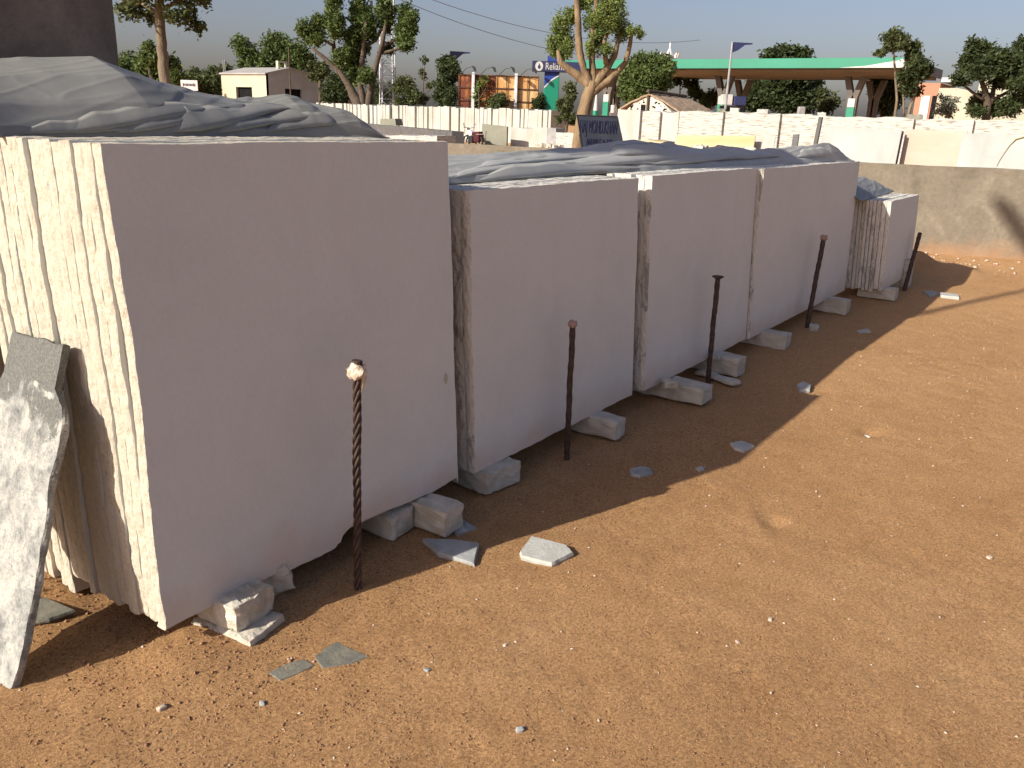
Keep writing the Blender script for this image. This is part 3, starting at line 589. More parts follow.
def flake(pix, th, m, label, tilt=(0, 0), group='marble offcuts lying on the dirt', lift=0.0):
    P0 = [gnd(u, v, .012) for u, v in pix]; c = sum(P0, Vector()) / len(P0); rs = random.Random(int(c.x * 999))
    pts = []
    for a_, b_ in zip(P0, P0[1:] + P0[:1]):
        k = 6
        for i in range(k): q = a_.lerp(b_, i / k) - c; q.z = 0; pts.append(q * (1 + rs.uniform(-.018, .018)))
    zb = h1(c.x, c.y) - .003 + lift; n = len(pts); vs = []
    for t, s in ((0, 1.0), (.5, 1.02), (1, .97)):
        vs += [Vector((p.x * s, p.y * s, th * t)) for p in pts]
    fs = [list(range(n))[::-1]] + [[r * n + i, r * n + (i + 1) % n, (r + 1) * n + (i + 1) % n, (r + 1) * n + i] for r in range(2) for i in range(n)] + [[2 * n + i for i in range(n)]]
    mb = MB(); mb.add(vs, fs); o = mb.build('marble_offcut', m); o.location = (c.x, c.y, zb); o.rotation_euler = (tilt[0], tilt[1], 0)
    return tag(o, label, 'stone offcut', group)
flake([(423, 540), (456, 541), (479, 544), (474, 562), (452, 556), (438, 552)], .022, CHIP, 'pointed grey marble offcut half in shadow beside the wire-rope stake', (.05, -.06), lift=.004)
flake([(531, 537), (566, 545), (573, 552), (552, 562), (521, 555), (520, 551)], .022, CHIPW, 'white five-sided marble offcut in the sun before the tallest stack', (.03, -.04), lift=.004)
flake([(313, 650), (336, 637), (352, 645), (369, 652), (352, 659), (322, 664)], .007, CHIPB, 'brownish grey leaf-shaped stone flake before the cream block')
flake([(268, 668), (290, 658), (305, 655), (314, 661), (300, 668), (280, 676)], .005, CHIPB, 'dull buried stone flake left of the leaf-shaped flake')
flake([(25, 600), (45, 603), (76, 616), (50, 625), (20, 630)], .014, CHIPB, 'flat tan stone sheet under the sunlit ends of the tallest stack')
flake([(630, 467), (640, 464), (650, 465), (653, 470), (640, 473), (631, 471)], .018, CHIP, 'small grey stone shard in the shade beyond the second rod')
flake([(731, 440), (742, 438), (755, 443), (744, 448), (735, 445)], .018, CHIPW, 'small white stone shard on the shadow line before the middle stack')
flake([(797, 384), (803, 381), (811, 384), (810, 389), (800, 389)], .028, CHIPW, 'small white stone lump beyond the shadow line shard')
flake([(857, 330), (868, 328), (871, 331), (860, 332)], .015, CHIPW, 'tiny pale stone flake in shade before the fourth rod')
flake([(923, 291), (932, 290), (940, 293), (930, 296)], .02, CHIP, 'grey stone flake in shade beyond the fifth rod')
flake([(940, 293), (958, 295), (959, 298), (941, 296)], .03, CHIPW, 'narrow white stone strip in the sun beyond the fifth rod')
flake([(922, 263), (940, 264), (939, 266), (922, 265)], .02, CHIPW, 'thin pale strip lying in shade at the foot of the plaster wall')
flake([(696, 464), (702, 462), (705, 465), (700, 467)], .01, CHIPW, 'tiny white stone crumb just inside the shadow of the second stack')

# ------------------------------------------------------------ grey-white slab leaning on the end of the tallest stack
pf = Vector((.86, 2.31, 0)); pt_ = Vector((1.175, 2.31, .95)); up = (pt_ - pf).normalized(); nrm_ = up.cross(Vector((0, 1, 0))); nrm_ = nrm_ if nrm_.x < 0 else -nrm_
def onplane(u, v):
    d = Vector(ray(u, v)); o_ = Vector((0, 0, EYE)); t = (pf - o_).dot(nrm_) / d.dot(nrm_); return o_ + d * t
pix = [(12, 332), (38, 339), (63, 345), (60, 362), (55, 388), (57, 396), (61, 410), (62, 425), (60, 440), (56, 458), (50, 478), (47, 495), (46, 515), (42, 540), (38, 562), (35, 585), (31, 605), (27, 625), (24, 645), (18, 668), (12, 688), (6, 693), (0, 688), (-8, 660), (-18, 620), (-28, 560), (-34, 480), (-24, 420), (-4, 385), (4, 372), (8, 350)]
pp = [onplane(*q) for q in pix]; pts = []
for a_, b_ in zip(pp, pp[1:] + pp[:1]):
    k = max(1, int((b_ - a_).length / .012))
    for i in range(k): pts.append(a_.lerp(b_, i / k))
n = len(pts); V = []; cen = sum(pts, Vector()) / n
for t, bl in ((0, 0), (.25, .5), (.6, .6), (1, 0)):
    for p in pts:
        o_ = (p - cen).normalized(); k = .009 * noise.noise(p * 16 + Vector((0, 0, t))) + .004 * noise.noise(p * 50 + Vector((0, t, 0))) + bl * .004
        V.append(p + o_ * k - nrm_ * (.022 * t))
Fc = [list(range(n))] + [[r * n + (i + 1) % n, r * n + i, (r + 1) * n + i, (r + 1) * n + (i + 1) % n] for r in range(3) for i in range(n)] + [[3 * n + i for i in range(n)][::-1]]
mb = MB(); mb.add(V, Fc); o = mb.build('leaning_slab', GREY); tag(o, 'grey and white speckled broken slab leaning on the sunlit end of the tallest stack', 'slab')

# ------------------------------------------------------------ gravel: loose chips nobody could count
def scatter(name, n, region, smin, smax, m, seed, flat=.55):
    r = np.random.default_rng(seed); base = np.array([[1, 0, 0], [-1, 0, 0], [0, 1, 0], [0, -1, 0], [0, 0, 1], [0, 0, -1]], float)
    tri = np.array([[0, 2, 4], [2, 1, 4], [1, 3, 4], [3, 0, 4], [2, 0, 5], [1, 2, 5], [3, 1, 5], [0, 3, 5]])
    xs, ys = region(r, n); s = smin + (smax - smin) * r.random(n) ** 4.0
    V = base[None] * (s[:, None, None] * (0.55 + .8 * r.random((n, 6, 1)))); V[..., 2] *= flat; V += r.normal(0, .18, V.shape) * s[:, None, None]
    a = r.random(n) * 6.28; c, s_ = np.cos(a), np.sin(a); X = V[..., 0] * c[:, None] - V[..., 1] * s_[:, None]; Y = V[..., 0] * s_[:, None] + V[..., 1] * c[:, None]
    V[..., 0] = X + xs[:, None]; V[..., 1] = Y + ys[:, None]; V[..., 2] += (H(xs, ys) + s * .25)[:, None]
    Fi = (tri[None] + (np.arange(n) * 6)[:, None, None]).reshape(-1, 3).astype(np.int32); me = bpy.data.meshes.new(name)
    me.vertices.add(n * 6); me.vertices.foreach_set('co', V.astype(np.float32).ravel()); me.loops.add(len(Fi) * 3); me.loops.foreach_set('vertex_index', Fi.ravel())
    me.polygons.add(len(Fi)); me.polygons.foreach_set('loop_start', np.arange(0, len(Fi) * 3, 3, dtype=np.int32)); me.polygons.foreach_set('loop_total', np.full(len(Fi), 3, dtype=np.int32))
    me.update(calc_edges=True); me.materials.append(m); o = bpy.data.objects.new(name, me); col.objects.link(o); return o
def reg_all(r, n): return r.uniform(.6, 13.2, n), r.uniform(-2.4, 3.2, n)
def reg_near(r, n): return r.uniform(.6, 4.5, n), r.uniform(-1.2, 2.6, n)
def reg_wall(r, n): return 12.9 - np.abs(r.normal(0, .9, n)), r.uniform(-2, 2.4, n)
PEBW = simple('white_stone_crumbs', (0.50, 0.42, 0.34), (0.42, 0.31, 0.22), 30, 0.9)
PEBB = simple('red_brown_grit', (0.36, 0.19, 0.10), (0.22, 0.115, 0.06), 40, 0.95)
tag(scatter('gravel', 9000, reg_all, .0010, .0080, PEBW, 3), 'white marble crumbs scattered over the red dirt', 'gravel', kind='stuff')
tag(scatter('gravel', 90000, reg_near, .0010, .0046, PEBB, 4), 'fine red grit on the near dirt', 'grit', kind='stuff')
tag(scatter('gravel', 420, reg_wall, .006, .035, PEBW, 5), 'pale rubble crumbs at the foot of the plaster wall', 'rubble', kind='stuff')
tag(scatter('gravel', 2200, lambda r, n: (r.uniform(.95, 1.55, n), r.uniform(1.75, 3.2, n)), .0015, .0075, PEBB, 6, .8), 'loose dirt clods round the foot of the tallest stack', 'dirt clods', kind='stuff')
# single larger pebbles
for i, (u, v, s, m, lab) in enumerate([(162, 708, .014, PEBW, 'pale brown pebble in the near left dirt'), (262, 702, .011, CHIP, 'tiny grey pebble below the leaf-shaped flake'), (427, 669, .010, CHIP, 'greyish pebble on the dirt left of the lower centre'),
        (520, 730, .012, CHIP, 'round dark grey pebble at the bottom centre'), (771, 617, .010, PEBW, 'whitish pebble on the dirt below the larger dent'), (738, 640, .009, PEBW, 'small whitish pebble left of the one below the larger dent'),
        (868, 433, .016, CHIPW, 'white chip lying in the dent before the plaster wall'), (990, 555, .012, PEBW, 'pale pebble near the right edge'), (505, 644, .009, PEBW, 'tiny white pebble below the five-sided offcut')]):
    p = gnd(u, v); block(p.x, p.y, (s * 1.9, s * 1.5, s * 1.2), i * .8, 60 + i, m, lab, jag=s * .25, cuts=3, chop=s * .5, name='pebble', cat='pebble', group='loose pebbles on the dirt')

# ------------------------------------------------------------ far row of upright white slabs
XR = P(551, 120, 54).x
far = []; yA = onX(551, 120, XR).y; yB = onX(300, 108, XR).y
y = yA; k = 0; rs = random.Random(3)
first = None
yB = onX(318, 108, XR).y
while y < yB:
    t = rs.uniform(.17, .33); hgt = 2.06 + rs.uniform(-.05, .05) + .05 * noise.noise(Vector((y * .3, 0, 0)))
    if first is None or k % 6 == 0:
        mb = MB(); mb.box((0, 0, 0), (1.7, t - .012, hgt), .012)
        o = mb.build('upright_slab', BACKSLAB); me0 = o.data; first = o; tb, hb = t, hgt
    else:
        o = bpy.data.objects.new('upright_slab', me0); col.objects.link(o)
        o.scale = (1, t / tb, hgt / hb)
    o.location = (XR + rs.uniform(-.12, .12), y, 0); o.rotation_euler = (rs.uniform(-.012, .012), 0, 0)
    tag(o, 'upright white marble slab block, end-on, in the long far row', 'slab', 'upright slabs in the long far row'); y += t; k += 1
# nearer, lower block at the right end of the row, with its shaded side
p0 = onX(513, 148, P(513, 148, 46).x)
def pile(name, label, x, u0, u1, vtop0, vtop1, depth, m, cat='slab pile', group=None, rows=None, seed=0, zb=0.0, lean=0.0):
    """pile of marble in the plane x = const between two bearings; ragged top edge"""
    a = onX(u0, vtop0, x); b = onX(u1, vtop1, x); rs = random.Random(seed); n = max(3, int(abs(a.y - b.y) / .35)); top = []; mb = MB()
    for i in range(n + 1):
        f = i / n; top.append((a.y + (b.y - a.y) * f, a.z + (b.z - a.z) * f + rs.uniform(-.035, .035)))
    poly = [Vector((x, a.y, zb))] + [Vector((x + lean, yy, zz)) for yy, zz in top] + [Vector((x, b.y, zb))]
    mb.prism(poly, (depth, 0, 0)); o = mb.build(name, m); return tag(o, label, cat, group)
pile('marble_block', 'short white marble block pile at the right end of the far row', P(530, 140, 46).x, 511, 548, 128, 128, 1.6, BACKSLAB, seed=2)
pile('marble_block', 'greenish grey stone slab standing beside the motorbike', P(497, 135, 45.5).x, 482, 507, 124, 127, .12, GREENG, cat='slab', seed=5)
pile('marble_block', 'small grey stone block left of the blue signboard', P(551, 133, 44).x, 547, 556, 128, 128, .8, STEEL, cat='stone block', seed=6)
pile('marble_block', 'low white slab pile between grey block and blue signboard', P(565, 140, 42).x, 556, 584, 132, 134, 1.4, PILE, seed=7)
pile('marble_block', 'low bank of white slabs before the dark shadow band', P(400, 135, 40).x, 300, 437, 134, 136, 1.3, PILE, seed=8)
q0, q1 = gnd(330, 120.5, .85), gnd(452, 131.3, .85); dv = (q1 - q0).normalized(); sd_ = Vector((-dv.y, dv.x, 0)) * .6
mb = MB(); mb.prism([Vector((q0.x, q0.y, 0)), Vector((q1.x, q1.y, 0)), q1, q0], sd_); o = mb.build('low_wall', DSTEEL); tag(o, 'long low kerb before the far white row, coloured dark for its shadow band', 'wall')  # dark colour stands in for the shadow band along the kerb
mb = MB(); mb.prism([(0, -1.6, 0), (0, 1.6, 0), (0, 1.5, .22), (0, -1.4, .25)], (1.2, 0, 0)); o = mb.build('stone_lump', GREENG); q = gnd(388, 125, .86); o.location = (q.x, q.y, .85); o.scale = (.5, .42, 1.6); tag(o, 'small grey stone lying on the dark kerb', 'stone block')
# rubble heap in front (dark lumps)
for i in range(7):
    o = block(0, 0, (.35, .3, .22), i, 80 + i, BLOCKG, ['dark rubble lump at the left end of the little heap by the blue signboard', 'second dark rubble lump from the left in the little heap', 'third dark rubble lump from the left in the little heap', 'middle dark rubble lump of the little heap', 'third dark rubble lump from the right in the little heap', 'second dark rubble lump from the right in the little heap', 'dark rubble lump at the right end of the little heap'][i], z=0, jag=.05, cuts=3, name='rubble_lump', cat='rubble', group='little rubble heap by the blue signboard')
    q = foot(541 + i * 2.4, 26, 149); o.location = (q.x, q.y, .72 + .06 * math.sin(i * 1.1)); 
pile('stone_table', 'low white slab pile carrying the rubble heap', P(560, 140, 26.5).x - .45, 537, 584, 150, 151, 1.2, BACKSLAB, seed=12)

# ------------------------------------------------------------ motorbike by the greenish slab
def wheel(par, x, r):
    t = MB(); ring = [Vector((x + math.cos(a) * r, 0, r + math.sin(a) * r)) for a in np.linspace(0, 2 * math.pi, 25)]
    wh = t.tube(ring, .05, 7, False).build('wheel', BLACK, par, True)
    MB().tube([(x, -.05, r), (x, .05, r)], .05, 8).build('hub', STEEL, wh)
    s = MB()
    for k in range(6): a = k * math.pi / 3; s.tube([(x, 0, r), (x + math.cos(a) * (r - .03), 0, r + math.sin(a) * (r - .03))], .008, 4)
    s.build('spokes', STEEL, wh)
mo = thing('motorbike', 'white and maroon motorbike parked beside the greenish slab', 'motorbike', foot(473, 45), math.radians(70))
wheel(mo, -.62, .30); wheel(mo, .62, .30)
MB().tube([(-.6, 0, .32), (-.1, 0, .45), (.35, 0, .80), (.62, 0, .30)], [.04, .05, .05, .035], 8).build('frame', BLACK, mo)
MB().prism([(-.1, -.13, .62), (.32, -.13, .66), (.38, -.13, .86), (.1, -.13, .90), (-.12, -.13, .78)], (0, .26, 0)).build('fuel_tank', WHITE, mo)
MB().prism([(-.75, -.12, .72), (-.1, -.12, .70), (-.1, -.12, .80), (-.78, -.12, .84)], (0, .24, 0)).build('seat', RED, mo)
MB().prism([(-.8, -.16, .35), (-.35, -.16, .35), (-.3, -.16, .68), (-.8, -.16, .70)], (0, .32, 0)).build('side_cover', RED, mo)
MB().box((-.15, -.14, .25), (.25, .14, .60), .03).build('engine', BLACK, mo)
MB().tube([(.36, -.34, 1.02), (.42, 0, .96), (.36, .34, 1.02)], .018, 6).build('handlebar', STEEL, mo)
MB().tube([(.42, 0, .92), (.56, 0, .90)], [.10, .09], 10).build('headlight', WHITE, mo)
for s in (-1, 1): MB().tube([(.36, .3 * s, 1.02), (.33, .36 * s, 1.22)], [.012, .03], 6).build('mirror', STEEL, mo)
MB().prism([(.4, -.07, .66), (.95, -.07, .5), (.9, -.07, .58), (.5, -.07, .72)], (0, .14, 0)).build('mudguard', WHITE, mo)

# ------------------------------------------------------------ marble piles behind the plaster wall
XP = 28.5
for i, (u0, u1, v0, v1, m, lab) in enumerate([
    (618, 641, 110, 111, PILEV, 'leftmost dry-laid white marble pile, below the thatched hut gable'),
    (641, 661, 111, 112, PILE, 'white marble pile below the hut gable, between the two dark joints'),
    (661, 680, 112, 112, PILEV, 'plain upright white slab pile below the thatched roof'),
    (680, 724, 112, 112, PILE, 'mottled white marble pile left of the tall flag pole'),
    (724, 781, 112, 114, PILE, 'white marble pile right of the tall flag pole'),
    (781, 820, 114, 116, PILE, 'white marble pile left of the leaning grey post'),
    (820, 915, 116, 118, PILE, 'long white marble pile right of the leaning grey post'),
    (915, 975, 120, 119, PILE, 'white marble pile below the salmon building'),
    (975, 1065, 119, 121, PILE, 'rightmost white marble pile below the dark round tree')]):
    pile('marble_pile', lab, XP + (i % 3) * .12, u0, u1 - .6, v0, v1, 1.8, m, group='white marble piles behind the wall', seed=20 + i)
# loose top stones
for i, (u, v, s) in enumerate([(763, 112, .3), (701, 112, .22), (722, 110, .2), (735, 110, .25), (915, 118, .35), (822, 114, .2)]):
    q = onX(u, v + 1, XP + .4); block(q.x, q.y, (s, s * 1.2, s * .9), .2, 100 + i, BACKSLAB if i in (0, 3, 5) else GREENG, ['white', 'grey', 'small dark', 'pale', 'dark brown', 'little white'][i] + ' stone on the pile tops ' + ['before the big dark tree', 'right of the thatched roof', 'at the foot of the green column base', 'right of the flag pole', 'before the salmon building door', 'beside the grey post'][i], z=q.z - s * .55, jag=.04, cuts=3, name='loose_stone', cat='stone', group='loose stones on the marble piles')
# leaning posts
def post(pb, pt, x, w, m, name, label, cat='post'):
    b = onX(*pb, x); t = onX(*pt, x); MBo = MB(); d = Vector((0, 0, 1)); b = b + (b - t) * 3 if b.z > .5 else b; b.z = max(b.z, 0) if False else b.z
    if b.z > 0: b = b.lerp(t, -b.z / (t.z - b.z)) if t.z != b.z else b
    MBo.tube([b, t], w, 6); return tag(MBo.build(name, m), label, cat)
post((815, 147), (821, 117), 22.0, .055, DSTEEL, 'grey_post', 'thin grey post leaning between marble piles')
post((895, 165), (902, 131), 17.0, .035, DSTEEL, 'thin_rod', 'thin dark rod between the pale grey and peach slabs', 'rod')
mb = MB(); a = onX(792, 150, 15.6); b = onX(796, 134, 15.6); mb.prism([Vector((a.x, a.y + .06, 0)), Vector((a.x, a.y - .07, 0)), Vector((b.x, b.y - .05, b.z)), Vector((b.x, b.y + .05, b.z - .01))], (.05, 0, 0)); o = mb.build('stub_post', DSTEEL); tag(o, 'short dark grey stub post behind the long tarpaulin', 'post')
# big leaning sheets behind the wall
def sheet(x, pix, m, label, lean=.25, th=.03, group='coloured slabs leaning behind the wall'):
    pts = [onX(u, v, x) for u, v in pix]; pts2 = []
    for p in pts: pts2.append(Vector((x + lean * max(0, p.z) / 1.6, p.y, p.z)))
    # carry the slab down to the ground
    mb = MB(); mb.prism(pts2, (th, 0, 0)); return tag(mb.build('marble_sheet', m), label, 'slab', group)
def down(x, u): p = onX(u, 200, x); d = ray(u, 200); 
def sheet_full(x, uL, uR, vL, vR, m, label, **k):
    a = onX(uL, vL, x); b = onX(uR, vR, x); lean = k.pop('lean', .25); th = .03; mb = MB(); n = 14; rs = random.Random(int(uL)); top = []
    for i in range(n + 1):
        f = i / n; top.append(Vector((x + lean, a.y + (b.y - a.y) * f, a.z + (b.z - a.z) * f + rs.uniform(-.008, .008))))
    mb.prism([Vector((x, a.y, 0))] + top + [Vector((x, b.y, 0))], (th, 0, 0)); return tag(mb.build('marble_sheet', m), label, 'slab', 'coloured slabs leaning behind the wall')
sheet_full(16.6, 820, 899, 126, 129, PALEG, 'pale grey veined slab leaning left of the thin dark rod')
sheet_full(16.9, 903, 965, 129, 131, PEACH, 'peach marble slab leaning right of the thin dark rod')
sheet_full(16.5, 961, 1060, 133, 135, PALEG, 'pale greenish slab with a tan crack at the far right')
sheet_full(21.5, 672, 752, 135, 136, YSLAB, 'long yellow sandstone slab behind the long tarpaulin')
sheet_full(21.8, 752, 772, 136, 137, PILEV, 'white slab end right of the yellow sandstone slab')
# tan crack on the right slab
cp = [(1024, 136), (1014, 139), (1008, 145), (1003, 152), (998, 160), (995, 166)]
xs_ = [onX(u, v, 16.47) for u, v in cp]; xs_ = [Vector((16.485 + .25 * q.z / 1.6 - .012, q.y, q.z)) for q in xs_]
par = [o for o in bpy.data.objects if o.get('label', '').startswith('pale greenish slab')][0]
MB().tube(xs_, [.016, .011, .006, .005, .005, .004], 5).build('tan_vein', YSLAB, par)
# rounded white stones behind the tarp
for i, (u, v, r) in enumerate([(744, 153, .30), (700, 150, .16)]):
    q = onX(u, v, 19); o = block(q.x, q.y, (.5, r * 2.3, q.z + .1), 0, 120 + i, BACKSLAB, ['rounded white boulder behind the long tarpaulin', 'smaller white boulder left of the rounded one'][i], z=0, jag=.06, cuts=5, chop=.16, name='boulder', cat='boulder', group=None)
# low pale edge left of the yellow slab
pile('marble_pile', 'low cream slab pile before the piles left of the yellow slab', 23.0, 622, 672, 140, 141, 1.0, YSLAB, seed=44)
# grey cloth-like tan ground strip: low earth bank
mb = MB(); a = P(452, 143, 22); b = P(600, 151, 20)

# ------------------------------------------------------------ lettering
def text(body, size, m, parent, loc, rot, sx=1.0, ext=.004, name='lettering', align='CENTER'):
    cu = bpy.data.curves.new('t', 'FONT'); cu.body = body; cu.size = size; cu.extrude = ext; cu.align_x = align; cu.align_y = 'CENTER'
    to = bpy.data.objects.new('t', cu); col.objects.link(to); bpy.context.view_layer.update()
    me = bpy.data.meshes.new_from_object(to.evaluated_get(bpy.context.evaluated_depsgraph_get())); bpy.data.objects.remove(to)
    me.materials.clear(); me.materials.append(m); o = bpy.data.objects.new(name, me); col.objects.link(o); o.parent = parent
    o.location = loc; o.rotation_euler = rot; o.scale = (sx, 1, 1); return o
# blue-grey signboard leaning behind the long tarpaulin
Ds = 15.0; A, B, C_, D_ = P(577, 115, Ds), P(617.5, 116.5, Ds), P(624, 150, Ds), P(583, 153, Ds)
ctr = (A + B + C_ + D_) / 4; sg = thing('signboard', 'slate blue painted signboard with dark blue lettering, tilted, before the big pruned tree', 'signboard', (ctr.x, ctr.y, 0), FACE)
inv = Matrix.Rotation(-FACE, 3, 'Z'); loc_ = lambda p: inv @ (p - Vector((ctr.x, ctr.y, 0)))
a, b, c, d = map(loc_, (A, B, C_, D_)); MB().prism([a, b, c, d], (0, .03, 0)).build('board', SLATE, sg)
fr = MB()
for p, q in ((a, b), (b, c), (c, d), (d, a)): fr.tube([p + Vector((0, -.004, 0)), q + Vector((0, -.004, 0))], .009, 5)
fr.build('frame', BLACK, sg)
for p, q in ((a, d), (b, c)):
    e = q + (q - p) * (q.z / (p.z - q.z)) if p.z > q.z else q; MB().tube([p.lerp(q, .5) + Vector((0, .05, 0)), Vector((e.x, .05, 0))], .018, 6).build('leg', BLACK, sg)
W_ = (b - a).length; tl = math.atan2((b - a).z, (b - a).x)
text('HAJ MOHD.KHAN', .30, INK, sg, ((a + b).x / 2 + .03, -.006, a.z - .19), (math.pi / 2, -tl, 0), .265, .003)
text('MARBLE & CO', .22, INK, sg, ((a + b).x / 2 + .06, -.006, a.z - .455), (math.pi / 2, -tl, 0), .32, .003)

# ------------------------------------------------------------ trees
def leaves(clumps, D, n, size, dz, seed, droop=0.0, tip=None):
    """clumps: (u, v, ru, rv) seen from the yard at distance D; foliage spread through real volumes"""
    r = np.random.default_rng(seed); px = D / F_PX; out = []
    areas = np.array([c[2] * c[3] for c in clumps], float); areas /= areas.sum()
    vx = Vector((-FH[1], FH[0], 0)); right = np.array([FH[1], -FH[0], 0.0])
    for c, ar in zip(clumps, areas):
        m = max(30, int(n * ar)); dd = (r.random() - .5) * 2 * dz; cen = np.array(P(c[0], c[1], D + dd)); ru, rv = c[2] * px, c[3] * px; rd = (ru + rv) / 2
        k = max(6, m // 26); dirs = r.normal(size=(k, 3)); dirs /= np.linalg.norm(dirs, axis=1)[:, None]; rad = r.random(k) ** .42
        sub = cen + right * (dirs[:, :1] * rad[:, None] * ru) + FH * (dirs[:, 1:2] * rad[:, None] * rd) + np.array([0, 0, 1.0]) * (dirs[:, 2:] * rad[:, None] * rv)
        w = r.integers(0, k, m); sg = .15 * min(ru, rv) + size * .5
        ctr = sub[w] + r.normal(size=(m, 3)) * sg
        if droop: ctr[:, 2] -= np.abs(r.normal(size=m)) * droop
        a = r.normal(size=(m, 3)); a[:, 2] *= .7; a /= np.linalg.norm(a, axis=1)[:, None]
        b = np.cross(a, r.normal(size=(m, 3))); b /= np.linalg.norm(b, axis=1)[:, None]
        s = size * (.5 + r.random(m))[:, None]; a *= s; b *= s * .42
        out.append(np.stack([ctr - a, ctr - a * .1 + b, ctr + a, ctr - a * .1 - b], 1))
    return np.concatenate(out)
def row_D(u): p = onX(u, 115, XR); return p.x * FH[0] + p.y * FH[1]
def tree(label, D, limbs, clumps, n, size, m, bark, dz=.8, seed=0, name='tree', group=None, droop=0.0, cat='tree'):
    if limbs[0][0][0] < 545 and D > 50: D2 = max(D, row_D(limbs[0][0][0]) + 3); D2 = D2 if D < 100 else D; size *= D2 / D; dz *= D2 / D; D = D2
    size *= .72; n = int(n * 1.7)
    px = D / F_PX; b = foot(limbs[0][0][0], D, limbs[0][0][1]); t = thing(name, label, cat, b, 0, group); off = -Vector(b); mb = MB(); rs = random.Random(seed)
    for li, L_ in enumerate(limbs):
        pts = []; rad = []; dd = 0
        for i, q in enumerate(L_):
            u, v, wpx = q; dd += rs.uniform(-.5, .5) * dz * .6 * (i > 0 and li > 0); p = P(u, v, D + dd)
            pts.append(p); rad.append(wpx * px / 2)
        if li == 0: pts[0].z = -.05
        P2 = []; R2 = []
        for i in range(len(pts) - 1):
            for k in range(4):
                f = k / 4; P2.append(pts[i].lerp(pts[i + 1], f) + (Vector((rs.uniform(-1, 1), rs.uniform(-1, 1), 0)) * rad[i] * .09 if (i or k) else Vector())); R2.append(rad[i] * (1 - f) + rad[i + 1] * f)
        P2.append(pts[-1]); R2.append(rad[-1]); mb.tube([p + off for p in P2], R2, 8)
    mb.build('trunk', bark, t, True)
    if clumps:
        V = leaves(clumps, D, n, size, dz, seed + 1, droop) + np.array(off); quads_obj('crown', V, m, t)
    return t
# tree nearest, top left: trunk with drooping leaves
tree('slim tree with pale brown trunk and drooping leaves rising behind the left tarpaulin', 14, [[(166, 110, 11), (165, 82, 10.5), (162, 50, 9.5), (160, 22, 9), (159, -10, 8), (158, -45, 6)], [(160, 15, 5), (140, 2, 3), (122, 2, 2)], [(161, 10, 5), (180, 0, 3), (196, 14, 2)], [(159, -8, 5), (185, -25, 3), (208, -10, 1.5)]],
     [(124, 5, 10, 7), (140, 7, 13, 8), (150, 14, 5, 6), (178, 8, 12, 9), (190, 16, 9, 9), (197, 24, 5, 6), (184, -8, 16, 9), (206, -2, 5, 6), (135, -10, 18, 9), (160, -28, 34, 16), (196, -16, 12, 12)], 2600, .060, LEAFO, BARK, .45, 1, droop=.05)
tree('dark rounded tree behind the slim pale trunk', 60, [[(160, 112, 7), (158, 92, 6), (151, 76, 4), (148, 62, 3)], [(159, 92, 5), (168, 78, 3)]], [(150, 54, 9, 9), (153, 66, 7, 8), (170, 72, 11, 14), (178, 80, 8, 10), (164, 84, 14, 9), (146, 72, 8, 8)], 4200, .20, LEAF, BARKD, 1.2, 2, group='trees along the far side of the yard')
tree('low bushy tree right of the cement pillar', 70, [[(138, 110, 5), (136, 88, 4)]], [(128, 64, 9, 9), (136, 72, 13, 12), (142, 80, 12, 10), (122, 74, 8, 12), (134, 86, 18, 12)], 4200, .22, LEAF, BARKD, 1.2, 3, group='trees along the far side of the yard')
tree('hazy olive bush behind the small white notice', 85, [[(206, 110, 5), (206, 90, 4)]], [(200, 76, 10, 7), (214, 78, 10, 9), (206, 88, 18, 14), (192, 86, 8, 12), (226, 82, 8, 14)], 4200, .25, LEAFO, BARKD, 1.2, 4, group='trees along the far side of the yard')
tree('cluster-crowned tree behind the flat cream building', 88, [[(262, 110, 8), (262, 80, 7), (252, 66, 4), (242, 54, 3)], [(262, 78, 5), (272, 62, 4), (284, 50, 3)], [(262, 80, 5), (292, 66, 3), (300, 58, 3)], [(250, 66, 3), (246, 62, 2)]],
     [(238, 42, 7, 6), (245, 50, 10, 9), (252, 58, 9, 9), (244, 66, 6, 8), (272, 44, 10, 9), (283, 44, 8, 9), (290, 56, 14, 12), (300, 54, 9, 12), (308, 62, 6, 12), (270, 58, 9, 8), (280, 66, 18, 7), (262, 62, 6, 7)], 7000, .22, LEAF, BARKD, 1.6, 5)
tree('tall forked tree with pruned brush-like crowns beside the lattice mast', 62, [
     [(362, 112, 12), (358, 104, 11), (352, 92, 8), (347, 82, 6.5), (338, 70, 4.5), (322, 56, 3.5), (312, 48, 2.5)], [(364, 108, 8), (360, 84, 5), (362, 62, 4.5), (364, 42, 4), (366, 22, 3)],
     [(368, 108, 8), (372, 84, 6), (377, 62, 5), (382, 44, 4), (386, 24, 3.5), (388, 8, 3)], [(338, 70, 4), (334, 50, 4), (332, 30, 3)], [(334, 46, 3), (324, 40, 2.5), (318, 36, 2)], [(366, 46, 4), (376, 40, 3), (382, 28, 3)], [(380, 48, 3), (392, 42, 2.5), (402, 36, 2)], [(379, 54, 3), (394, 50, 2.5), (404, 48, 2)]],
     [(304, 28, 7, 8), (310, 36, 8, 8), (320, 24, 7, 10), (318, 40, 6, 6), (334, 4, 7, 14), (336, 22, 8, 12), (334, 32, 4, 7), (360, 12, 9, 16), (366, 28, 11, 14), (352, 42, 9, 13), (346, 56, 12, 7), (352, 66, 12, 8), (340, 58, 7, 7), (362, 46, 6, 12), (385, 12, 9, 14), (386, 26, 7, 6), (407, 14, 9, 8), (411, 26, 6, 12), (406, 42, 8, 7), (403, 34, 7, 9), (388, 48, 6, 5), (366, 76, 8, 7), (354, 78, 6, 8)],
     17000, .16, LEAF, BARKD, 1.3, 6)
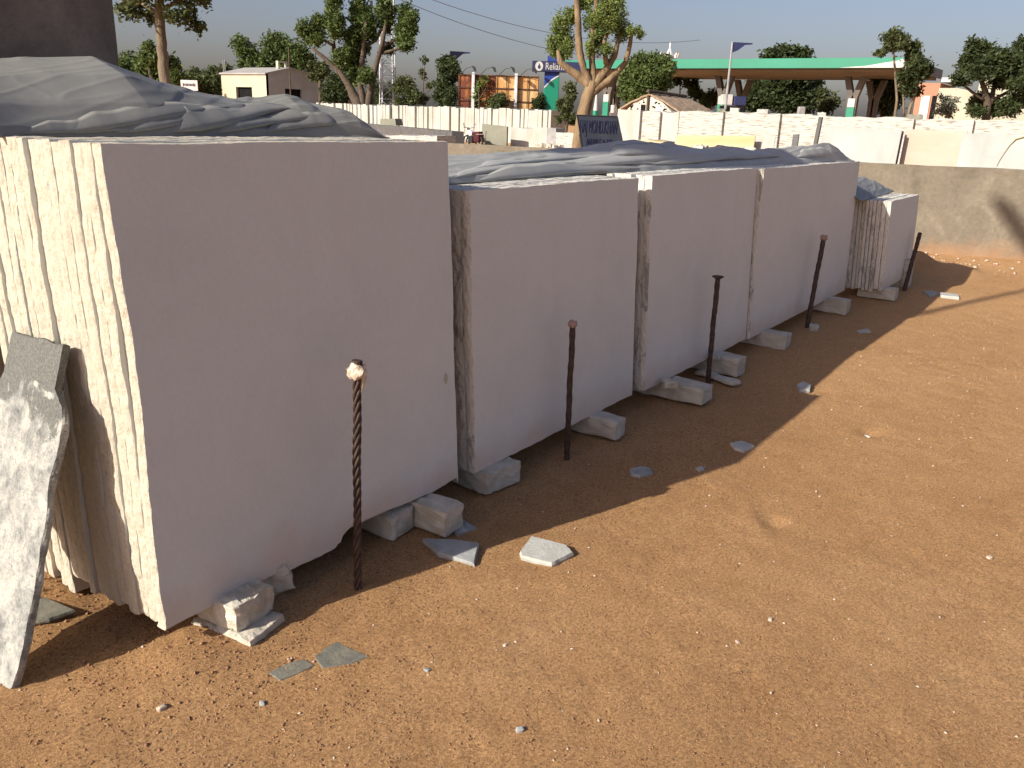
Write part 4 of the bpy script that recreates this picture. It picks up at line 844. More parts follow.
tree('dark shrub between the cream building and the forked tree', 66, [[(334, 112, 4), (334, 96, 3)]], [(336, 82, 7, 8), (332, 92, 9, 9), (342, 92, 8, 10), (330, 100, 8, 6)], 3000, .17, LEAFD, BARKD, .8, 7)
tree('olive treelet showing over the cream building roof corner', 80, [[(320, 112, 4), (320, 80, 3)]], [(314, 66, 6, 5), (322, 70, 7, 6), (318, 76, 8, 5)], 1600, .20, LEAFO, BARKD, .8, 8)
tree('dark bush behind the foot of the lattice mast', 118, [[(378, 112, 4), (379, 100, 3)]], [(376, 88, 7, 8), (382, 96, 8, 10), (370, 98, 8, 9), (390, 92, 5, 8)], 3000, .18, LEAFD, BARKD, .8, 9)
tree('sparse young tree right of the lattice mast', 58, [[(408, 112, 1.6), (407, 96, 1.2), (404, 82, 1)], [(407, 100, 1), (398, 90, .8)], [(407, 98, 1), (416, 92, .8)]], [(404, 84, 8, 7), (398, 90, 6, 5), (410, 90, 7, 6), (408, 100, 9, 5), (416, 96, 5, 6), (400, 102, 5, 4)], 1500, .15, LEAFO, BARKD, .6, 10)
tree('spindly sapling with thin bare stem', 57, [[(424, 112, 1.3), (423, 88, 1), (425, 62, .7)], [(423, 96, .7), (430, 90, .5)]], [(424, 60, 5, 2.2), (422, 73, 3, 3), (423, 78, 2.5, 2), (430, 84, 3, 5), (423, 100, 5, 6), (416, 98, 3, 4)], 620, .13, LEAFO, BARKD, .5, 11)
tree('feathery upright tree left of the rusty billboard', 56, [[(448, 114, 3), (447, 96, 2.5), (446, 78, 2), (448, 66, 1.5)], [(447, 90, 1.5), (440, 80, 1)]], [(446, 64, 8, 7), (452, 70, 8, 9), (448, 82, 8, 12), (440, 94, 6, 12), (452, 98, 7, 10), (444, 76, 6, 8)], 3800, .14, LEAFD, BARKD, .8, 12)
tree('thin creeper-like sapling before the dark rusty panel', 53.5, [[(480, 116, 1.2), (479, 96, 1), (477, 80, .8)], [(479, 100, 1), (486, 88, .6)]], [(478, 86, 5, 8), (485, 80, 3, 6), (476, 100, 4, 5), (487, 102, 4, 6)], 520, .12, LEAFL, BARKD, .4, 13)
tree('small bush before the orange rusty panel', 53, [[(499, 118, 2), (499, 108, 1.5)]], [(500, 100, 6, 7), (496, 107, 5, 5)], 1000, .13, LEAFO, BARKD, .5, 14)
tree('dark bush at the foot of the fuel-price column', 60, [[(545, 118, 2), (545, 108, 1.5)]], [(541, 105, 4, 9), (536, 104, 3, 8)], 900, .15, LEAFD, BARKD, .5, 15)
# big pruned tree
tree('big pruned tree with thick yellowish trunk and light green tufts behind the blue signboard', 36, [
     [(579, 134, 15), (584, 110, 13), (590, 92, 12), (593, 82, 10)], [(590, 86, 9), (580, 77, 9), (570, 70, 7), (560, 62, 6), (558, 50, 3)], [(591, 84, 8), (584, 70, 6), (579, 50, 7), (578, 20, 6), (576, -10, 5)],
     [(593, 84, 8), (592, 62, 6), (592, 40, 6), (596, 10, 5), (597, -10, 4)], [(594, 86, 9), (606, 70, 7), (614, 56, 6), (618, 42, 4), (621, 30, 3)], [(592, 92, 9), (612, 78, 7), (626, 62, 5), (630, 44, 4), (632, 32, 3)], [(606, 64, 5), (604, 44, 4), (608, 30, 3)]],
     [(563, 24, 10, 12), (560, 40, 12, 13), (566, 50, 8, 10), (572, 16, 7, 8), (554, 50, 5, 9), (590, 46, 4, 12), (592, 22, 7, 10), (607, 12, 12, 12), (616, 20, 12, 11), (622, 32, 9, 8), (602, 26, 9, 10), (598, 42, 6, 12), (612, 2, 12, 9), (634, 30, 6, 5), (640, 34, 4, 5), (606, 50, 6, 6), (586, 2, 10, 8)],
     11500, .075, LEAFL, BARKY, .9, 16)
tree('bushy green tree overhanging the thatched hut', 57, [[(648, 116, 5), (648, 96, 4)]], [(640, 66, 13, 9), (652, 62, 12, 8), (660, 72, 11, 10), (632, 78, 11, 12), (646, 80, 14, 12), (662, 62, 8, 6), (670, 68, 6, 5), (630, 92, 9, 9), (640, 90, 10, 8), (664, 84, 7, 7)], 9500, .16, LEAF, BARKD, 1.2, 17)
tree('tangled brushwood behind the big pruned trunk', 46, [[(565, 128, 3), (569, 108, 2.5), (574, 90, 2), (578, 78, 1)], [(560, 122, 2), (568, 112, 2), (566, 98, 1)]], [(570, 92, 5, 12), (566, 108, 6, 9), (562, 116, 5, 6), (560, 104, 4, 5)], 1400, .12, LEAFO, BARKD, .8, 18)
tree('small tree with ball tufts under the green canopy', 80, [[(680, 114, 1.6), (680, 92, 1.2), (680, 82, 1)], [(680, 90, 1), (686, 84, .8)]], [(678, 80, 5, 4), (687, 82, 4, 4), (694, 84, 4, 6), (693, 92, 6, 4), (699, 96, 5, 4), (705, 100, 5, 5)], 1600, .2, LEAFD, BARKD, .8, 19)
tree('bush below the canopy right of the thatched roof', 75, [[(711, 114, 2), (711, 104, 2)]], [(712, 98, 6, 6), (706, 102, 5, 5)], 900, .2, LEAFD, BARKD, .8, 20)
tree('large dark round tree behind the fuel station canopy', 86, [[(784, 118, 8), (784, 96, 7), (776, 80, 4)], [(785, 98, 5), (800, 84, 3)]], [(786, 52, 15, 6), (774, 56, 12, 7), (800, 56, 10, 7), (768, 76, 16, 13), (788, 74, 20, 13), (806, 80, 13, 12), (762, 94, 13, 15), (782, 96, 20, 15), (804, 98, 14, 13), (814, 88, 7, 8), (752, 100, 7, 10)], 14000, .27, LEAFD, BARKD, 2.0, 21)
tree('light edged small tree right of the large dark round tree', 80, [[(828, 118, 2), (828, 106, 2)]], [(822, 94, 4, 8), (830, 102, 8, 8), (824, 108, 8, 6)], 1300, .2, LEAFO, BARKD, .8, 22)
tree('leafy young tree rising over the canopy end', 44, [[(896, 120, 3), (897, 100, 2.5), (895, 70, 2.2), (893, 48, 1.5)], [(896, 90, 1.5), (906, 72, 1.5), (910, 50, 1)]], [(894, 38, 10, 7), (900, 44, 8, 6), (880, 52, 4, 3), (913, 46, 6, 5), (912, 56, 7, 6), (890, 47, 6, 5)], 2400, .12, LEAFO, BARK, .7, 23)
tree('slanting young tree with dark leaves at the canopy end', 43, [[(902, 120, 4), (910, 108, 3), (916, 92, 2.5), (920, 76, 1.5)], [(904, 116, 2), (903, 92, 1.6), (906, 66, 1.2)]], [(918, 64, 9, 8), (924, 72, 8, 7), (912, 70, 7, 6), (908, 84, 7, 9), (914, 90, 6, 7), (902, 78, 5, 7)], 2800, .12, LEAFD, BARK, .7, 24)
tree('dark tree in the shade under the canopy end', 72, [[(884, 118, 4), (883, 100, 3), (878, 84, 2)], [(884, 110, 2), (876, 92, 2)]], [(884, 86, 12, 9), (890, 96, 12, 12), (876, 90, 7, 10), (886, 106, 13, 9)], 3600, .2, LEAFD, BARKD, 1.0, 25)
tree('dark umbrella-shaped tree before the pale wall at the right', 40, [[(988, 120, 9), (988, 104, 7), (984, 88, 5), (980, 76, 3)], [(990, 104, 5), (994, 88, 4), (1000, 74, 3)], [(984, 100, 3), (972, 92, 2.5), (962, 84, 2)], [(992, 100, 3), (1008, 92, 3), (1020, 84, 2)]],
     [(977, 48, 10, 8), (984, 56, 12, 9), (970, 64, 10, 9), (960, 78, 10, 6), (998, 62, 13, 11), (1012, 60, 10, 8), (1018, 72, 10, 9), (984, 72, 12, 7), (1004, 78, 11, 8), (1020, 84, 10, 6), (980, 102, 12, 8), (976, 112, 9, 5), (994, 108, 10, 8), (1010, 106, 12, 9), (1022, 98, 8, 8), (1026, 70, 10, 12)], 13000, .12, LEAFD, BARKD, 1.0, 26)
tree('tall dark tufted tree at the right picture edge', 58, [[(1022, 120, 4), (1021, 80, 3), (1020, 50, 2)]], [(1021, 42, 6, 7), (1028, 48, 9, 8), (1036, 60, 10, 12)], 1800, .15, LEAFD, BARKD, .8, 27)
# low distant scrub line
tag(quads_obj('far_scrub', leaves([(u, 112 + (u - 500) * .036 + 5, 26, random.uniform(5, 9)) for u in range(-120, 1200, 28)], 210, 26000, .6, 12, 77), LEAFO), 'hazy far scrub line behind the yard', 'scrub', kind='stuff')

# ------------------------------------------------------------ cream building
Cb = P(267, 100, 78); xw, yw = Cb.x, Cb.y
bl = thing('cream_building', 'flat cream building with dark square openings behind the left tarpaulin', 'building', (xw, yw, 0))
zl = onX(267, 73, xw).z; yL = onX(221, 76, xw).y - yw; xR = onY(324, 77, yw).x - xw; pk = onY(290, 68, yw); pkx = pk.x - xw
t1 = .25
def wall_open(poly_w, h, ops, to3):   # wall pierced by real rectangular openings
    xs = sorted({0, poly_w} | {o_[0] for o_ in ops} | {o_[1] for o_ in ops}); zs = sorted({0, h} | {o_[2] for o_ in ops} | {o_[3] for o_ in ops}); mb = MB()
    for a_, b_ in zip(xs, xs[1:]):
        for c_, d_ in zip(zs, zs[1:]):
            if any(o_[0] <= a_ and b_ <= o_[1] and o_[2] <= c_ and d_ <= o_[3] for o_ in ops): continue
            mb.add(*to3(a_, b_, c_, d_))
    return mb
def cell(fn):
    def f(a_, b_, c_, d_):
        vs = [fn(x, y, z) for y in (0, t1) for (x, z) in ((a_, c_), (b_, c_), (b_, d_), (a_, d_))]
        return vs, [[0, 1, 2, 3], [7, 6, 5, 4], [0, 4, 5, 1], [1, 5, 6, 2], [2, 6, 7, 3], [3, 7, 4, 0]]
    return f
w_ = onX(252, 90, xw).y - yw; w2 = onX(236, 90, xw).y - yw; zo = onX(244, 87, xw).z
wall_open(yL, zl, [(w_, w2, zo - 2.2, zo)], cell(lambda x, y, z: (y, x, z))).build('sunlit_wall', CREAM, bl)
MB().box((.3, w_ - .05, zo - 2.3), (.34, w2 + .05, zo + .05)).build('dark_interior_panel', DARK, bl)  # near-black panel: the unlit room behind put into its colour
u1 = onY(285, 90, yw).x - xw; u2 = onY(302, 90, yw).x - xw; zo2 = onY(293, 89, yw).z
wall_open(xR, zl - .05, [(u1, u2, zo2 - 2.4, zo2)], cell(lambda x, y, z: (x + .003, y, z))).build('gable_wall', CREAMW, bl)
MB().box((u1 - .05, .3, zo2 - 2.5), (u2 + .05, .34, zo2 + .05)).build('dark_interior_panel', DARK, bl)  # same dark panel standing in for the shaded interior
MB().prism([(0, 0.002, zl - .05), (xR, 0.002, zl - .05), (pkx, 0.002, pk.z)], (0, t1, 0)).build('gable', CREAMW, bl)
rf = MB(); rf.add([(-.15, -.1, zl), (pkx, -.1, pk.z + .05), (pkx, yL + .1, pk.z + .05), (-.15, yL + .1, zl), (xR + .15, -.1, zl), (xR + .15, yL + .1, zl), (-.15, -.1, zl - .12), (pkx, -.1, pk.z - .08), (pkx, yL + .1, pk.z - .08), (-.15, yL + .1, zl - .12), (xR + .15, -.1, zl - .12), (xR + .15, yL + .1, zl - .12)],
    [[0, 1, 2, 3], [1, 4, 5, 2], [9, 8, 7, 6], [8, 11, 10, 7], [0, 6, 7, 1], [1, 7, 10, 4], [3, 2, 8, 9], [2, 5, 11, 8], [0, 3, 9, 6], [4, 10, 11, 5]]); rf = rf.build('roof', simple('grey_roof_sheet', (.36, .35, .33), (.30, .29, .27), 1, .8), bl)
MB().box((xR - .25, .3, 0), (xR, yL, zl - .15)).build('far_wall', CREAMW, bl); MB().box((.3, yL - .25, 0), (xR - .3, yL, zl - .15)).build('back_wall', CREAMW, bl)
q = onY(284, 66, yw); v_ = MB(); v_.box((pkx - .9, .5, pk.z - .1), (pkx - .75, .8, pk.z + .42)); v_.box((pkx + .05, .5, pk.z - .1), (pkx + .2, .8, pk.z + .42)); v_.box((pkx - .9, .5, pk.z + .43), (pkx + .2, .8, pk.z + .55)); v_.build('roof_vent', CREAM, bl)
for du in (0, 4): 
    p = onX(223 + du * .4, 60, xw + 1.5); MB().tube([(1.5, p.y - yw, zl), (1.5, p.y - yw, p.z)], .05, 5).build('roof_rod', STEEL, bl)
p = P(291, 105, 74); mb = MB(); tp = P(290, 47, 74); mb.tube([(p.x, p.y, 0), (p.x, p.y, tp.z)], .06, 6); o = mb.build('utility_pole', BARKD); tag(o, 'thin dark pole standing before the cream building', 'pole')
# small white notice
a = P(184, 80, 60); b = P(200, 91, 60); nb = thing('notice_board', 'small white notice board with a dark line of writing left of the cream building', 'notice board', foot(192, 60), FACE)
hw = 8.0 * 60 / F_PX; MB().box((-hw, -.03, b.z), (hw, .03, a.z), .01).build('board', simple('pink_white_board', (.62, .52, .52), (.70, .64, .62), 1, .7), nb)
mk = MB(); rs = random.Random(2)
for i in range(9): x = -hw * .75 + i * hw * .17; mk.box((x, -.042, (a.z + b.z) / 2 - .02 - rs.uniform(0, .04)), (x + hw * .11, -.032, (a.z + b.z) / 2 + .10 + rs.uniform(0, .04)))
mk.build('writing', BLACK, nb)
for s in (-1, 1): MB().tube([(s * hw * .8, 0, 0), (s * hw * .8, 0, b.z)], .04, 6).build('leg', BLACK, nb)
# tan earth-walled hut behind the forked tree
q = P(340, 100, 70); hb = thing('mud_hut', 'tan mud hut half hidden behind the forked tree trunk', 'hut', foot(344, 72))
MB().prism([(-1.6, 0, 0), (1.3, 0, 0), (1.3, 0, 1.9), (.3, 0, 3.0), (-.4, 0, 2.9), (-1.6, 0, 1.75)], (1.0, 2.5, 0)).build('wall', simple('tan_mud', (.45, .33, .21), (.38, .27, .17), 1, .9), hb)
MB().box((-.35, -.08, 2.95), (.1, .3, 3.5), .03).build('chimney', CREAM, hb)

# ------------------------------------------------------------ lattice mast
def lattice(u, D, wtop, wbot, htop, label):
    b = foot(u, D); t = thing('lattice_mast', label, 'mast', b, FACE + .35); n = 12; cs = ((-1, -1), (1, -1), (1, 1), (-1, 1)); W = lambda z: (wbot + (wtop - wbot) * z / htop) / 2
    for sx, sy in cs: MB().tube([(sx * W(0), sy * W(0), 0), (sx * W(htop), sy * W(htop), htop)], .05, 5).build('leg', LATTICE, t)
    br = MB()
    for k in range(n):
        z0, z1 = htop * k / n, htop * (k + 1) / n
        for i in range(4):
            (ax, ay), (bx, by) = cs[i], cs[(i + 1) % 4]
            if k % 2: (ax, ay), (bx, by) = (bx, by), (ax, ay)
            br.tube([(ax * W(z0), ay * W(z0), z0), (bx * W(z1), by * W(z1), z1)], .028, 4); br.tube([(ax * W(z1), ay * W(z1), z1), (bx * W(z1), by * W(z1), z1)], .03, 4)
    br.build('bracing', LATTICE, t); MB().box((-1.4, -.08, htop - 1.3), (1.4, .08, htop - 1.1)).build('cross_arm', BLACK, t)
    for s in (-1, 1): MB().tube([(s * 1.2, 0, htop - 1.8), (s * 1.2, 0, htop - .7)], .10, 6).build('insulator', BLACK, t)
lattice(388, row_D(388) + 9, .85, 1.15, P(388, -8, row_D(388) + 9).z, 'white steel lattice mast beside the forked tree')
for i, (a, b, lab) in enumerate([((392, -4), (690, 60), 'lower thin overhead wire sagging from the lattice mast'), ((396, -14), (700, 40), 'upper thin overhead wire from the lattice mast')]):
    A_, B_ = P(*a, 70), P(*b, 95); pts = [A_.lerp(B_, f) - Vector((0, 0, 1.6 * 4 * f * (1 - f))) for f in np.linspace(0, 1, 24)]; tag(MB().tube(pts, .028, 4).build('overhead_wire', STEEL), lab, 'wire', 'overhead wires')

# ------------------------------------------------------------ rusty billboards
def billboard(uL, uR, vT0, vT1, D, m, label, posts):
    b = foot((uL + uR) / 2, D); t = thing('billboard', label, 'billboard', b, FACE, 'rusty billboard backs'); px = D / F_PX; hw = (uR - uL) * px / 2; zt = P((uL + uR) / 2, (vT0 + vT1) / 2, D).z; zb = .9
    MB().box((-hw, 0, zb), (hw, .05, zt), .01).build('panel', m, t)
    for k in range(5):
        z = zb + .05 + (zt - zb - .1) * k / 4; MB().box((-hw, -.07, z - .04), (hw, -.003, z + .04)).build('rail', RUSTBAR, t)
    v = MB()
    for k in range(5): x = -hw + 2 * hw * k / 4; v.box((x - .025, -.10, zb), (x + .025, -.072, zt))
    v.build('uprights', RUSTBAR, t)
    for pu in posts:
        x = (pu - (uL + uR) / 2) * px; MB().box((x - .10, -.30, 0), (x + .10, -.11, zt + .12), .02).build('post', LATTICE, t)
    for k, lu in enumerate((uL + (uR - uL) * .25, uL + (uR - uL) * .75)):
        x = (lu - (uL + uR) / 2) * px; ar = MB().tube([(x - .5, -.1, zt), (x - .1, -.7, zt + .35), (x + .35, -1.0, zt + .45)], .02, 5).build('lamp_arm', BLACK, t)
        MB().prism([(x + .25, -1.15, zt + .50), (x + .5, -1.15, zt + .42), (x + .58, -1.15, zt + .12), (x + .42, -1.15, zt + .18)], (0, .3, 0)).build('lamp_head', BLACK, ar)
billboard(459, 496, 74, 75, row_D(470) + 3, RUSTD, 'dark rusted back of the left billboard panel', (473,))
billboard(496, 536, 75, 76, row_D(470) + 2.6, RUSTO, 'orange rusted back of the right billboard panel', (515,))

# ------------------------------------------------------------ fuel station
Dt = 60; b = foot(550, Dt); px = Dt / F_PX
fs_ = thing('price_column', 'blue and green fuel brand column with a crossing name sign', 'sign column', b, FACE)
zt = P(549, 60, Dt).z; z1 = P(549, 72, Dt).z; zmid = P(549, 82, Dt).z; hw = 7 * px
MB().box((-hw, 0, 0), (hw, .5, z1), .03).build('column_body', TEAL, fs_)
MB().prism([(-hw, -.012, zmid - .3), (hw, -.012, zmid + .5), (hw, -.012, z1), (-hw, -.012, z1)], (0, .010, 0)).build('blue_swoosh', BLUE, fs_)
MB().prism([(-hw, -.022, zmid - .42), (0, -.022, zmid + .08), (hw, -.022, zmid + .40), (hw, -.022, zmid + .5), (0, -.022, zmid + .2), (-hw, -.022, zmid - .3)], (0, .008, 0)).build('white_stripe', WHITE, fs_)
MB().box((-hw, -.05, .9), (hw * 1.15, -.01, 1.9), .02).build('poster', WHITE, fs_)
MB().box((-hw * .6, -.062, 1.3), (hw * .9, -.052, 1.6)).build('red_band', simple('red_paint', (.5, .05, .03)), fs_)
sL, sR = (531 - 550) * px, (581 - 550) * px; za, zb_ = P(550, 61.5, Dt).z, P(550, 72, Dt).z
ns = MB().box((sL, -.3, zb_), (sR, .3, za), .02).build('name_sign', NAVY, fs_)
text('Reliance', .62, WHITE, ns, (sL + .86, -.31, (za + zb_) / 2 - .01), (math.pi / 2, 0, 0), .74, .01, align='LEFT')
# white flame roundel
lx, lz = sL + .46, (za + zb_) / 2; rd = [(lx + math.cos(a_) * .26, -.315, lz + math.sin(a_) * .30) for a_ in np.linspace(0, 2 * math.pi, 24, endpoint=False)]
MB().prism(rd, (0, .012, 0)).build('roundel', WHITE, ns)
MB().prism([(lx + x * .9, -.328, lz + z) for x, z in [(0, -.17), (.08, -.13), (.11, -.04), (.07, .05), (.01, .18), (-.02, .10), (-.08, .03), (-.11, -.06), (-.07, -.14)]], (0, .010, 0)).build('flame_mark', NAVY, ns)
MB().box((-hw * .7, -.2, za), (hw * .7, .2, za + .35), .02).build('top_sign', BLUE, fs_)

Xc = P(890, 64, 60).x; yR = onX(905, 60, Xc).y; yLc = onX(556, 60, Xc).y; zT = onX(880, 57.5, Xc).z; zF = onX(880, 68, Xc).z; zS = zF - .05
cn = thing('fuel_station_canopy', 'long sea green fuel station canopy on dark forked columns', 'canopy', (Xc, yR, 0))
dep = onY(942, 72, yR).x - Xc; LY = yLc - yR
MB().box((0, 0, zF), (.12, LY, zT), .01).build('front_fascia', TEAL, cn)
MB().box((.13, -.06, zF), (dep, .06, zT), .01).build('side_fascia', simple('shaded_fascia', (.16, .16, .16), (.12, .12, .12), .6, .6), cn)  # shade of the end face painted in: dark grey instead of sea green
MB().box((.13, .07, zF + .35), (dep - .01, LY, zT - .05)).build('roof_deck', SOFFIT, cn)
MB().box((.6, .3, zF - .12), (dep - .1, LY - .3, zF + .30), .02).build('soffit', SOFFIT, cn)
# white sweep on the corner of the fascia
p = [(-.02, 0, zT - .02), (-.02, 0, zF + .02), (-.02, 4.2, zF + .02), (-.02, 2.4, zF + .14), (-.02, 1.2, zF + .34), (-.02, .5, zT - .22)]
MB().prism(p, (.018, 0, 0)).build('white_sweep', WHITE, cn)
for s in (.25, .7): MB().box((1.0 * s * 3, -.09, zT - .9 + .3 * s), (1.0 * s * 3 + .3, -.062, zT - .6 + .3 * s)).build('lamp', WHITE, cn)
def vcol(u, x, parent, base=True):
    y = onX(u, 100, Xc + x).y - yR; zc = zF - .40
    c = MB(); zj = 3.75
    for s in (-1, 1):
        c.prism([(x - .28, y - .02 + s * .12 - .16, 0 if s < 0 else .0), (x - .28, y + s * .12 + .16, 0), (x - .28, y + s * .14 + .20, zj), (x - .28, y + s * .56 + .20, zc), (x - .28, y + s * .56 - .20, zc), (x - .28, y + s * .14 - .20, zj)], (.52 + .02 * s, 0, 0))
    cc = c.build('forked_column', COLUMN, parent)
    if not base: return
    MB().box((x - .40, y - .27, 0), (x + .34, y + .27, 3.05), .03).build('green_base', TEAL, cc)
    MB().box((x - .38, y - .25, 3.052), (x + .32, y + .25, 3.65), .03).build('white_band', WHITE, cc)
for u, x in ((723, 2.6), (742, 8.0), (853, 2.6), (874, 8.0), (608, 2.6), (616, 8.0)): vcol(u, x, cn, x < 4)
pm = thing('fuel_pump', 'dark and white fuel pump under the green canopy', 'fuel pump', foot(731, 66), FACE)
MB().box((-.9, -.3, 0), (.9, .3, 2.9), .05).build('cabinet', DARK, pm); MB().box((-.9, -.34, 2.95), (-.1, .3, 3.7), .04).build('display', WHITE, pm); MB().box((.0, -.34, 2.95), (.9, .3, 3.6), .04).build('display', NAVY, pm)
for i, (u, h_, m_) in enumerate([(789, 2.2, WHITE), (800, 3.0, WHITE), (808, 2.5, STEEL), (838, 2.4, STEEL), (625, 2.2, DARK)]):
    o = thing('fuel_pump' if i < 4 else 'oil_stand', ['low white fuel pump left of the tall one under the canopy', 'tall white fuel pump under the canopy before the dark tree', 'grey fuel pump right of the tall white one', 'small grey air pump beyond the light edged tree', 'dark stall behind the pruned tree trunk'][i], 'fuel pump' if i < 4 else 'stall', foot(u, 64), FACE)
    wv_ = .35 if i < 4 else 1.6; MB().box((-wv_, -.25, 0), (wv_, .25, h_ * .8), .04).build('cabinet', m_, o); MB().box((-wv_ * .7, -.2, h_ * .8), (wv_ * .7, .2, h_), .04).build('head', STEEL if m_ is WHITE else WHITE, o)
cnx = thing('traffic_cone', 'tall sea green and white cone-topped bollard behind the signboard', 'bollard', foot(595, 40), 0)
MB().tube([(0, 0, 0), (0, 0, 1.75), (0, 0, 2.0)], [.13, .13, .12], 12).build('green_shaft', TEAL, cnx); MB().tube([(0, 0, 2.0), (0, 0, 2.7)], [.11, .03], 12).build('white_tip', WHITE, cnx)
o = thing('white_drum', 'small white drum on the wall right of the dark stall', 'drum', onX(613, 110, 30), 0); MB().tube([(0, 0, -.1), (0, 0, .0), (0, 0, .16), (0, 0, .18)], [.085, .09, .09, .08], 14).build('body', WHITE, o)
def flagpole(ub, vb, ut, vt, D, flag, label):
    t_ = P(ut, vt, D); b_ = P(ub, vb, D); b_ = b_.lerp(t_, -b_.z / (t_.z - b_.z)); th_ = thing('flag_pole', label, 'flag pole', (b_.x, b_.y, 0), FACE); L_ = inv @ (Vector(t_) - Vector((b_.x, b_.y, 0)))
    MB().tube([(0, 0, 0), L_], [.06, .035], 7).build('pole', STEEL, th_)
    px = D / F_PX; pts = [(0, 0), (19, 0.3), (18.5, 1.6), (12, 2.2), (6, 7), (0, 9.5)]
    fl = MB().prism([L_ + Vector((x * px * flag, 0, -z * px * flag)) for x, z in pts], (0, .03, 0)).build('flag', NAVY, th_)
flagpole(723, 131, 732.5, 42, 34, 1.0, 'tall leaning pole with a dark blue tapered flag before the green canopy')
flagpole(452, 114, 450, 51, row_D(450) + 9, 1.0, 'pole with a dark blue tapered flag behind the feathery tree')
# high mast with floodlights
D9 = 120; hm = thing('high_mast_light', 'white high mast with a crown of floodlights behind the canopy', 'mast light', foot(664, D9), FACE); zt = P(664, 42, D9).z
MB().tube([(0, 0, 0), (0, 0, zt)], [.28, .12], 8).build('mast', LATTICE, hm)
z9 = zt - 1.6
for k in range(7):
    a_ = k * 2 * math.pi / 7; MB().prism([(math.cos(a_) * .3, math.sin(a_) * .3, z9 - .3), (math.cos(a_) * 1.3, math.sin(a_) * 1.3, z9 + .35), (math.cos(a_) * 1.1, math.sin(a_) * 1.1, z9 - .35)], (.15, .15, .1)).build('floodlight', WHITE, hm)
MB().tube([(0, 0, z9 - 2.2), (0, 0, z9 - .8), (0, 0, z9 + .2), (0, 0, z9 + .9)], [.3, .9, .45, .1], 9).build('lamp_ring', LATTICE, hm)
o = bpy.data.objects['high_mast_light']

# ------------------------------------------------------------ thatched hut with a dry-stone gable
Dh = 50; Ch = P(672, 110, Dh); hx, hy = Ch.x, Ch.y
ht = thing('thatched_hut', 'thatched hut with a white rubble-stone gable behind the marble piles', 'hut', (hx, hy, 0))
Y_ = lambda u, v: onX(u, v, hx).y - hy; Z_ = lambda u, v: onX(u, v, hx).z
yl = Y_(626, 112); eave = Z_(672, 111); ridge = Z_(649, 97); yr = Y_(649, 97); rl = onY(705, 112, hy).x - hx
STONEW = simple('white_rubble_stone', (0.60, 0.57, 0.50), (0.48, 0.44, 0.36), 3, .9, .9, 7, .06)
MB().prism([(0, 0, 0), (0, yl, 0), (0, yl, eave - .05), (0, yr + .8, ridge - .22), (0, yr + .25, ridge + .02), (0, yr - .25, ridge + .02), (0, yr - .8, ridge - .22), (0, 0, eave - .05)], (.35, 0, 0)).build('gable_wall', STONEW, ht)
ga = MB(); rs = random.Random(5)
for k in range(26):
    yy = rs.uniform(.3, yl - .3); zz = eave + rs.uniform(-.35, .75) * (1 - abs(yy - yr) / (yl / 2)) ; s = rs.uniform(.04, .09); ga.box((-.02, yy, zz), (.0, yy + s * 1.6, zz + s))
ga.box((-.05, Y_(643, 108) - .15, Z_(643, 111) - .2), (-.022, Y_(643, 108) + .12, Z_(643, 111) + .35)); ga.build('wall_gaps', DARK, ht)
MB().box((.4, 0, 0), (rl, .3, eave), .02).build('side_wall', STONEW, ht); MB().box((.4, yl - .3, 0), (rl, yl, eave), .02).build('back_wall', STONEW, ht)
rfv = []; rff = []; NX, NY = 30, 24
for i in range(NX + 1):
    x = -.12 + (rl + .5) * i / NX
    for j in range(NY + 1):
        f = j / NY; yy = -.5 + (yl + 1.0) * f; k = 1 - abs(f - .5) * 2; z = eave - .02 + (ridge + .22 - eave) * (k ** .8) * (1 - .06 * (i / NX)) + .05 * noise.noise(Vector((x * 2, yy * 3, 0))); rfv.append((x + .08 * noise.noise(Vector((yy * 5, 1, 1))), yy, z))
for i in range(NX):
    for j in range(NY): a_ = i * (NY + 1) + j; rff.append([a_, a_ + NY + 1, a_ + NY + 2, a_ + 1])
o = mesh_from('thatch_roof', rfv, rff, THATCH, ht); md = o.modifiers.new('thickness', 'SOLIDIFY'); md.thickness = .09
MB().tube([(-.3, yl / 2, ridge + .32), (rl + .3, yl / 2, ridge + .22)], .09, 7).build('ridge_pole', BARKD, ht)
MB().tube([(-.1, yr, ridge - .9), (-.1, yr, ridge + .1)], .07, 6).build('gable_pole', BARKD, ht)

# ------------------------------------------------------------ salmon and cream building at the right
Xs = P(970, 110, 52).x; ys0 = onX(985, 100, Xs).y
sb = thing('salmon_building', 'salmon and cream rooms with a white door behind the right marble piles', 'building', (Xs, ys0, 0))
yy = lambda u, v=100: onX(u, v, Xs).y - ys0; zz = lambda v, u=950: onX(u, v, Xs).z
MB().box((0, yy(938), 0), (5, yy(915), zz(83)), .02).build('salmon_wall', TERRA, sb)
MB().box((.2, yy(956), zz(82)), (5, yy(937) - .01, zz(81) + .2), .01).build('roof_edge', WHITE, sb)
dr = MB().box((-.05, yy(930), 0), (-.003, yy(921), zz(96)), .01).build('door', WHITE, sb); MB().box((-.08, yy(924), 1.5), (-.052, yy(922), 1.62)).build('handle', BLACK, dr)
MB().box((-.06, yy(936.5), 0), (-.003, yy(932), zz(96)), .01).build('recess_shade', DARK, sb)  # flat dark box on the wall, standing in for a shaded recess
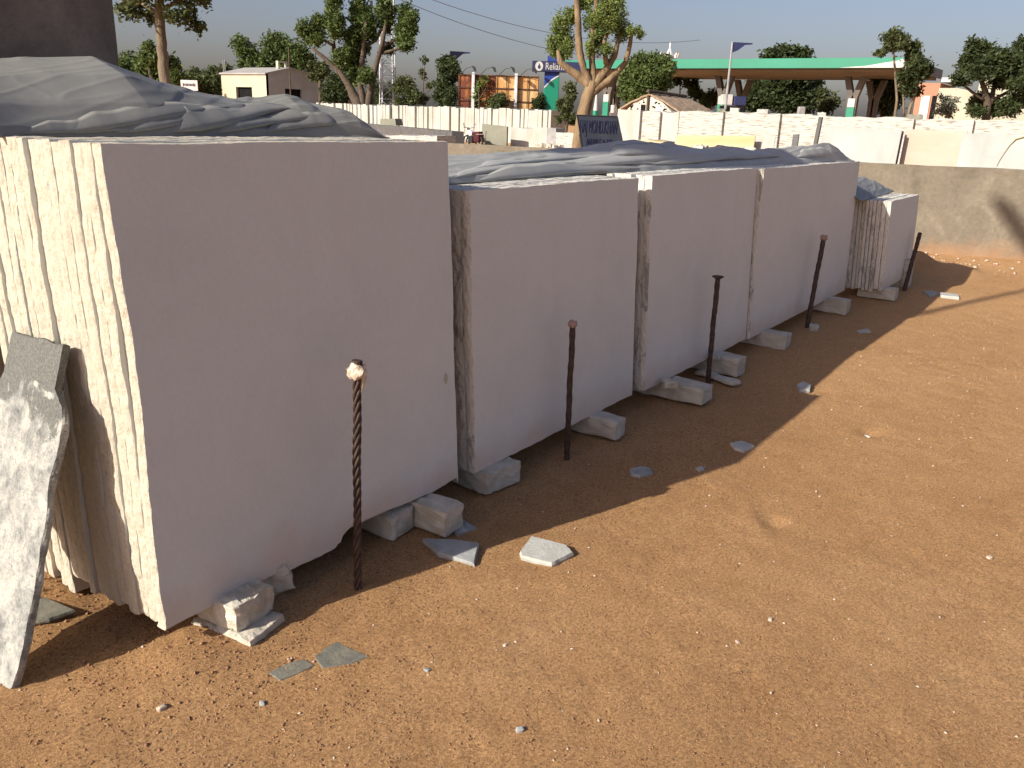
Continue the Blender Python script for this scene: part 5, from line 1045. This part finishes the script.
# cream wall with sloping top nearer the camera
xc = Xs - 1.5; Yc = lambda u, v=100: onX(u, v, xc).y - ys0; Zc = lambda u, v: onX(u, v, xc).z
MB().prism([(xc - Xs, Yc(937), 0), (xc - Xs, Yc(937), Zc(937, 88)), (xc - Xs, Yc(955), Zc(955, 88)), (xc - Xs, Yc(975), Zc(975, 92)), (xc - Xs, Yc(1060), Zc(1060, 96)), (xc - Xs, Yc(1060), 0)], (.25, 0, 0)).build('cream_wall', simple('cream_limewash', (.44, .41, .32), (.36, .34, .26), .5, .9), sb)
MB().box((2.2, Yc(1070), 0), (7, yy(970), zz(73)), .02).build('upper_room', CREAM, sb)
MB().box((.05, yy(918, 105), 0), (.9, yy(900, 105), 2.2), .02).build('low_white_wall', WHITE, sb)
# grey shrub in front of the cream wall
tree('grey-green hazy shrub before the cream wall', 46, [[(948, 118, 1.5), (947, 108, 1)], [(948, 114, 1), (942, 104, .7)], [(948, 114, 1), (953, 104, .7)]], [(942, 104, 6, 7), (950, 106, 7, 9), (945, 112, 9, 6)], 900, .10, simple('grey_green_leaves', (.10, .11, .08), (.16, .17, .12), 3, .8), BARKD, .5, 31, name='shrub', cat='shrub')

# ------------------------------------------------------------ street lamp outside the frame whose shadow crosses the yard's end
lp = gnd(900, 316); sh = Vector((math.cos(SUN_AZ), math.sin(SUN_AZ), 0)); base = Vector((lp.x, lp.y, 0)) - sh * 11.3
wp = onX(1025, 236, 13.15); dist = (Vector((wp.x, wp.y, 0)) - base).dot(sh); perp = (Vector((wp.x, wp.y, 0)) - base) - sh * dist
zh = wp.z + dist * math.tan(SUN_EL)
sl = thing('street_lamp', 'tall street lamp left of the frame casting the thin shadow across the dirt', 'street lamp', base)
MB().tube([(0, 0, 0), (0, 0, zh - 1.0)], [.055, .04], 9).build('post', STEEL, sl)
pdir = perp; MB().tube([(0, 0, zh - 1.05), pdir * .5 + Vector((0, 0, zh - .7)), pdir * .72 + Vector((0, 0, zh - .42))], .02, 7).build('arm', STEEL, sl)
MB().tube([pdir * .68 + Vector((0, 0, zh - .42)), pdir * .9 + Vector((0, 0, zh - .12)), pdir * 1.3 + Vector((0, 0, zh + .30)), pdir * 1.42 + Vector((0, 0, zh + .40))], [.06, .11, .10, .05], 9).build('lamp_head', STEEL, sl)
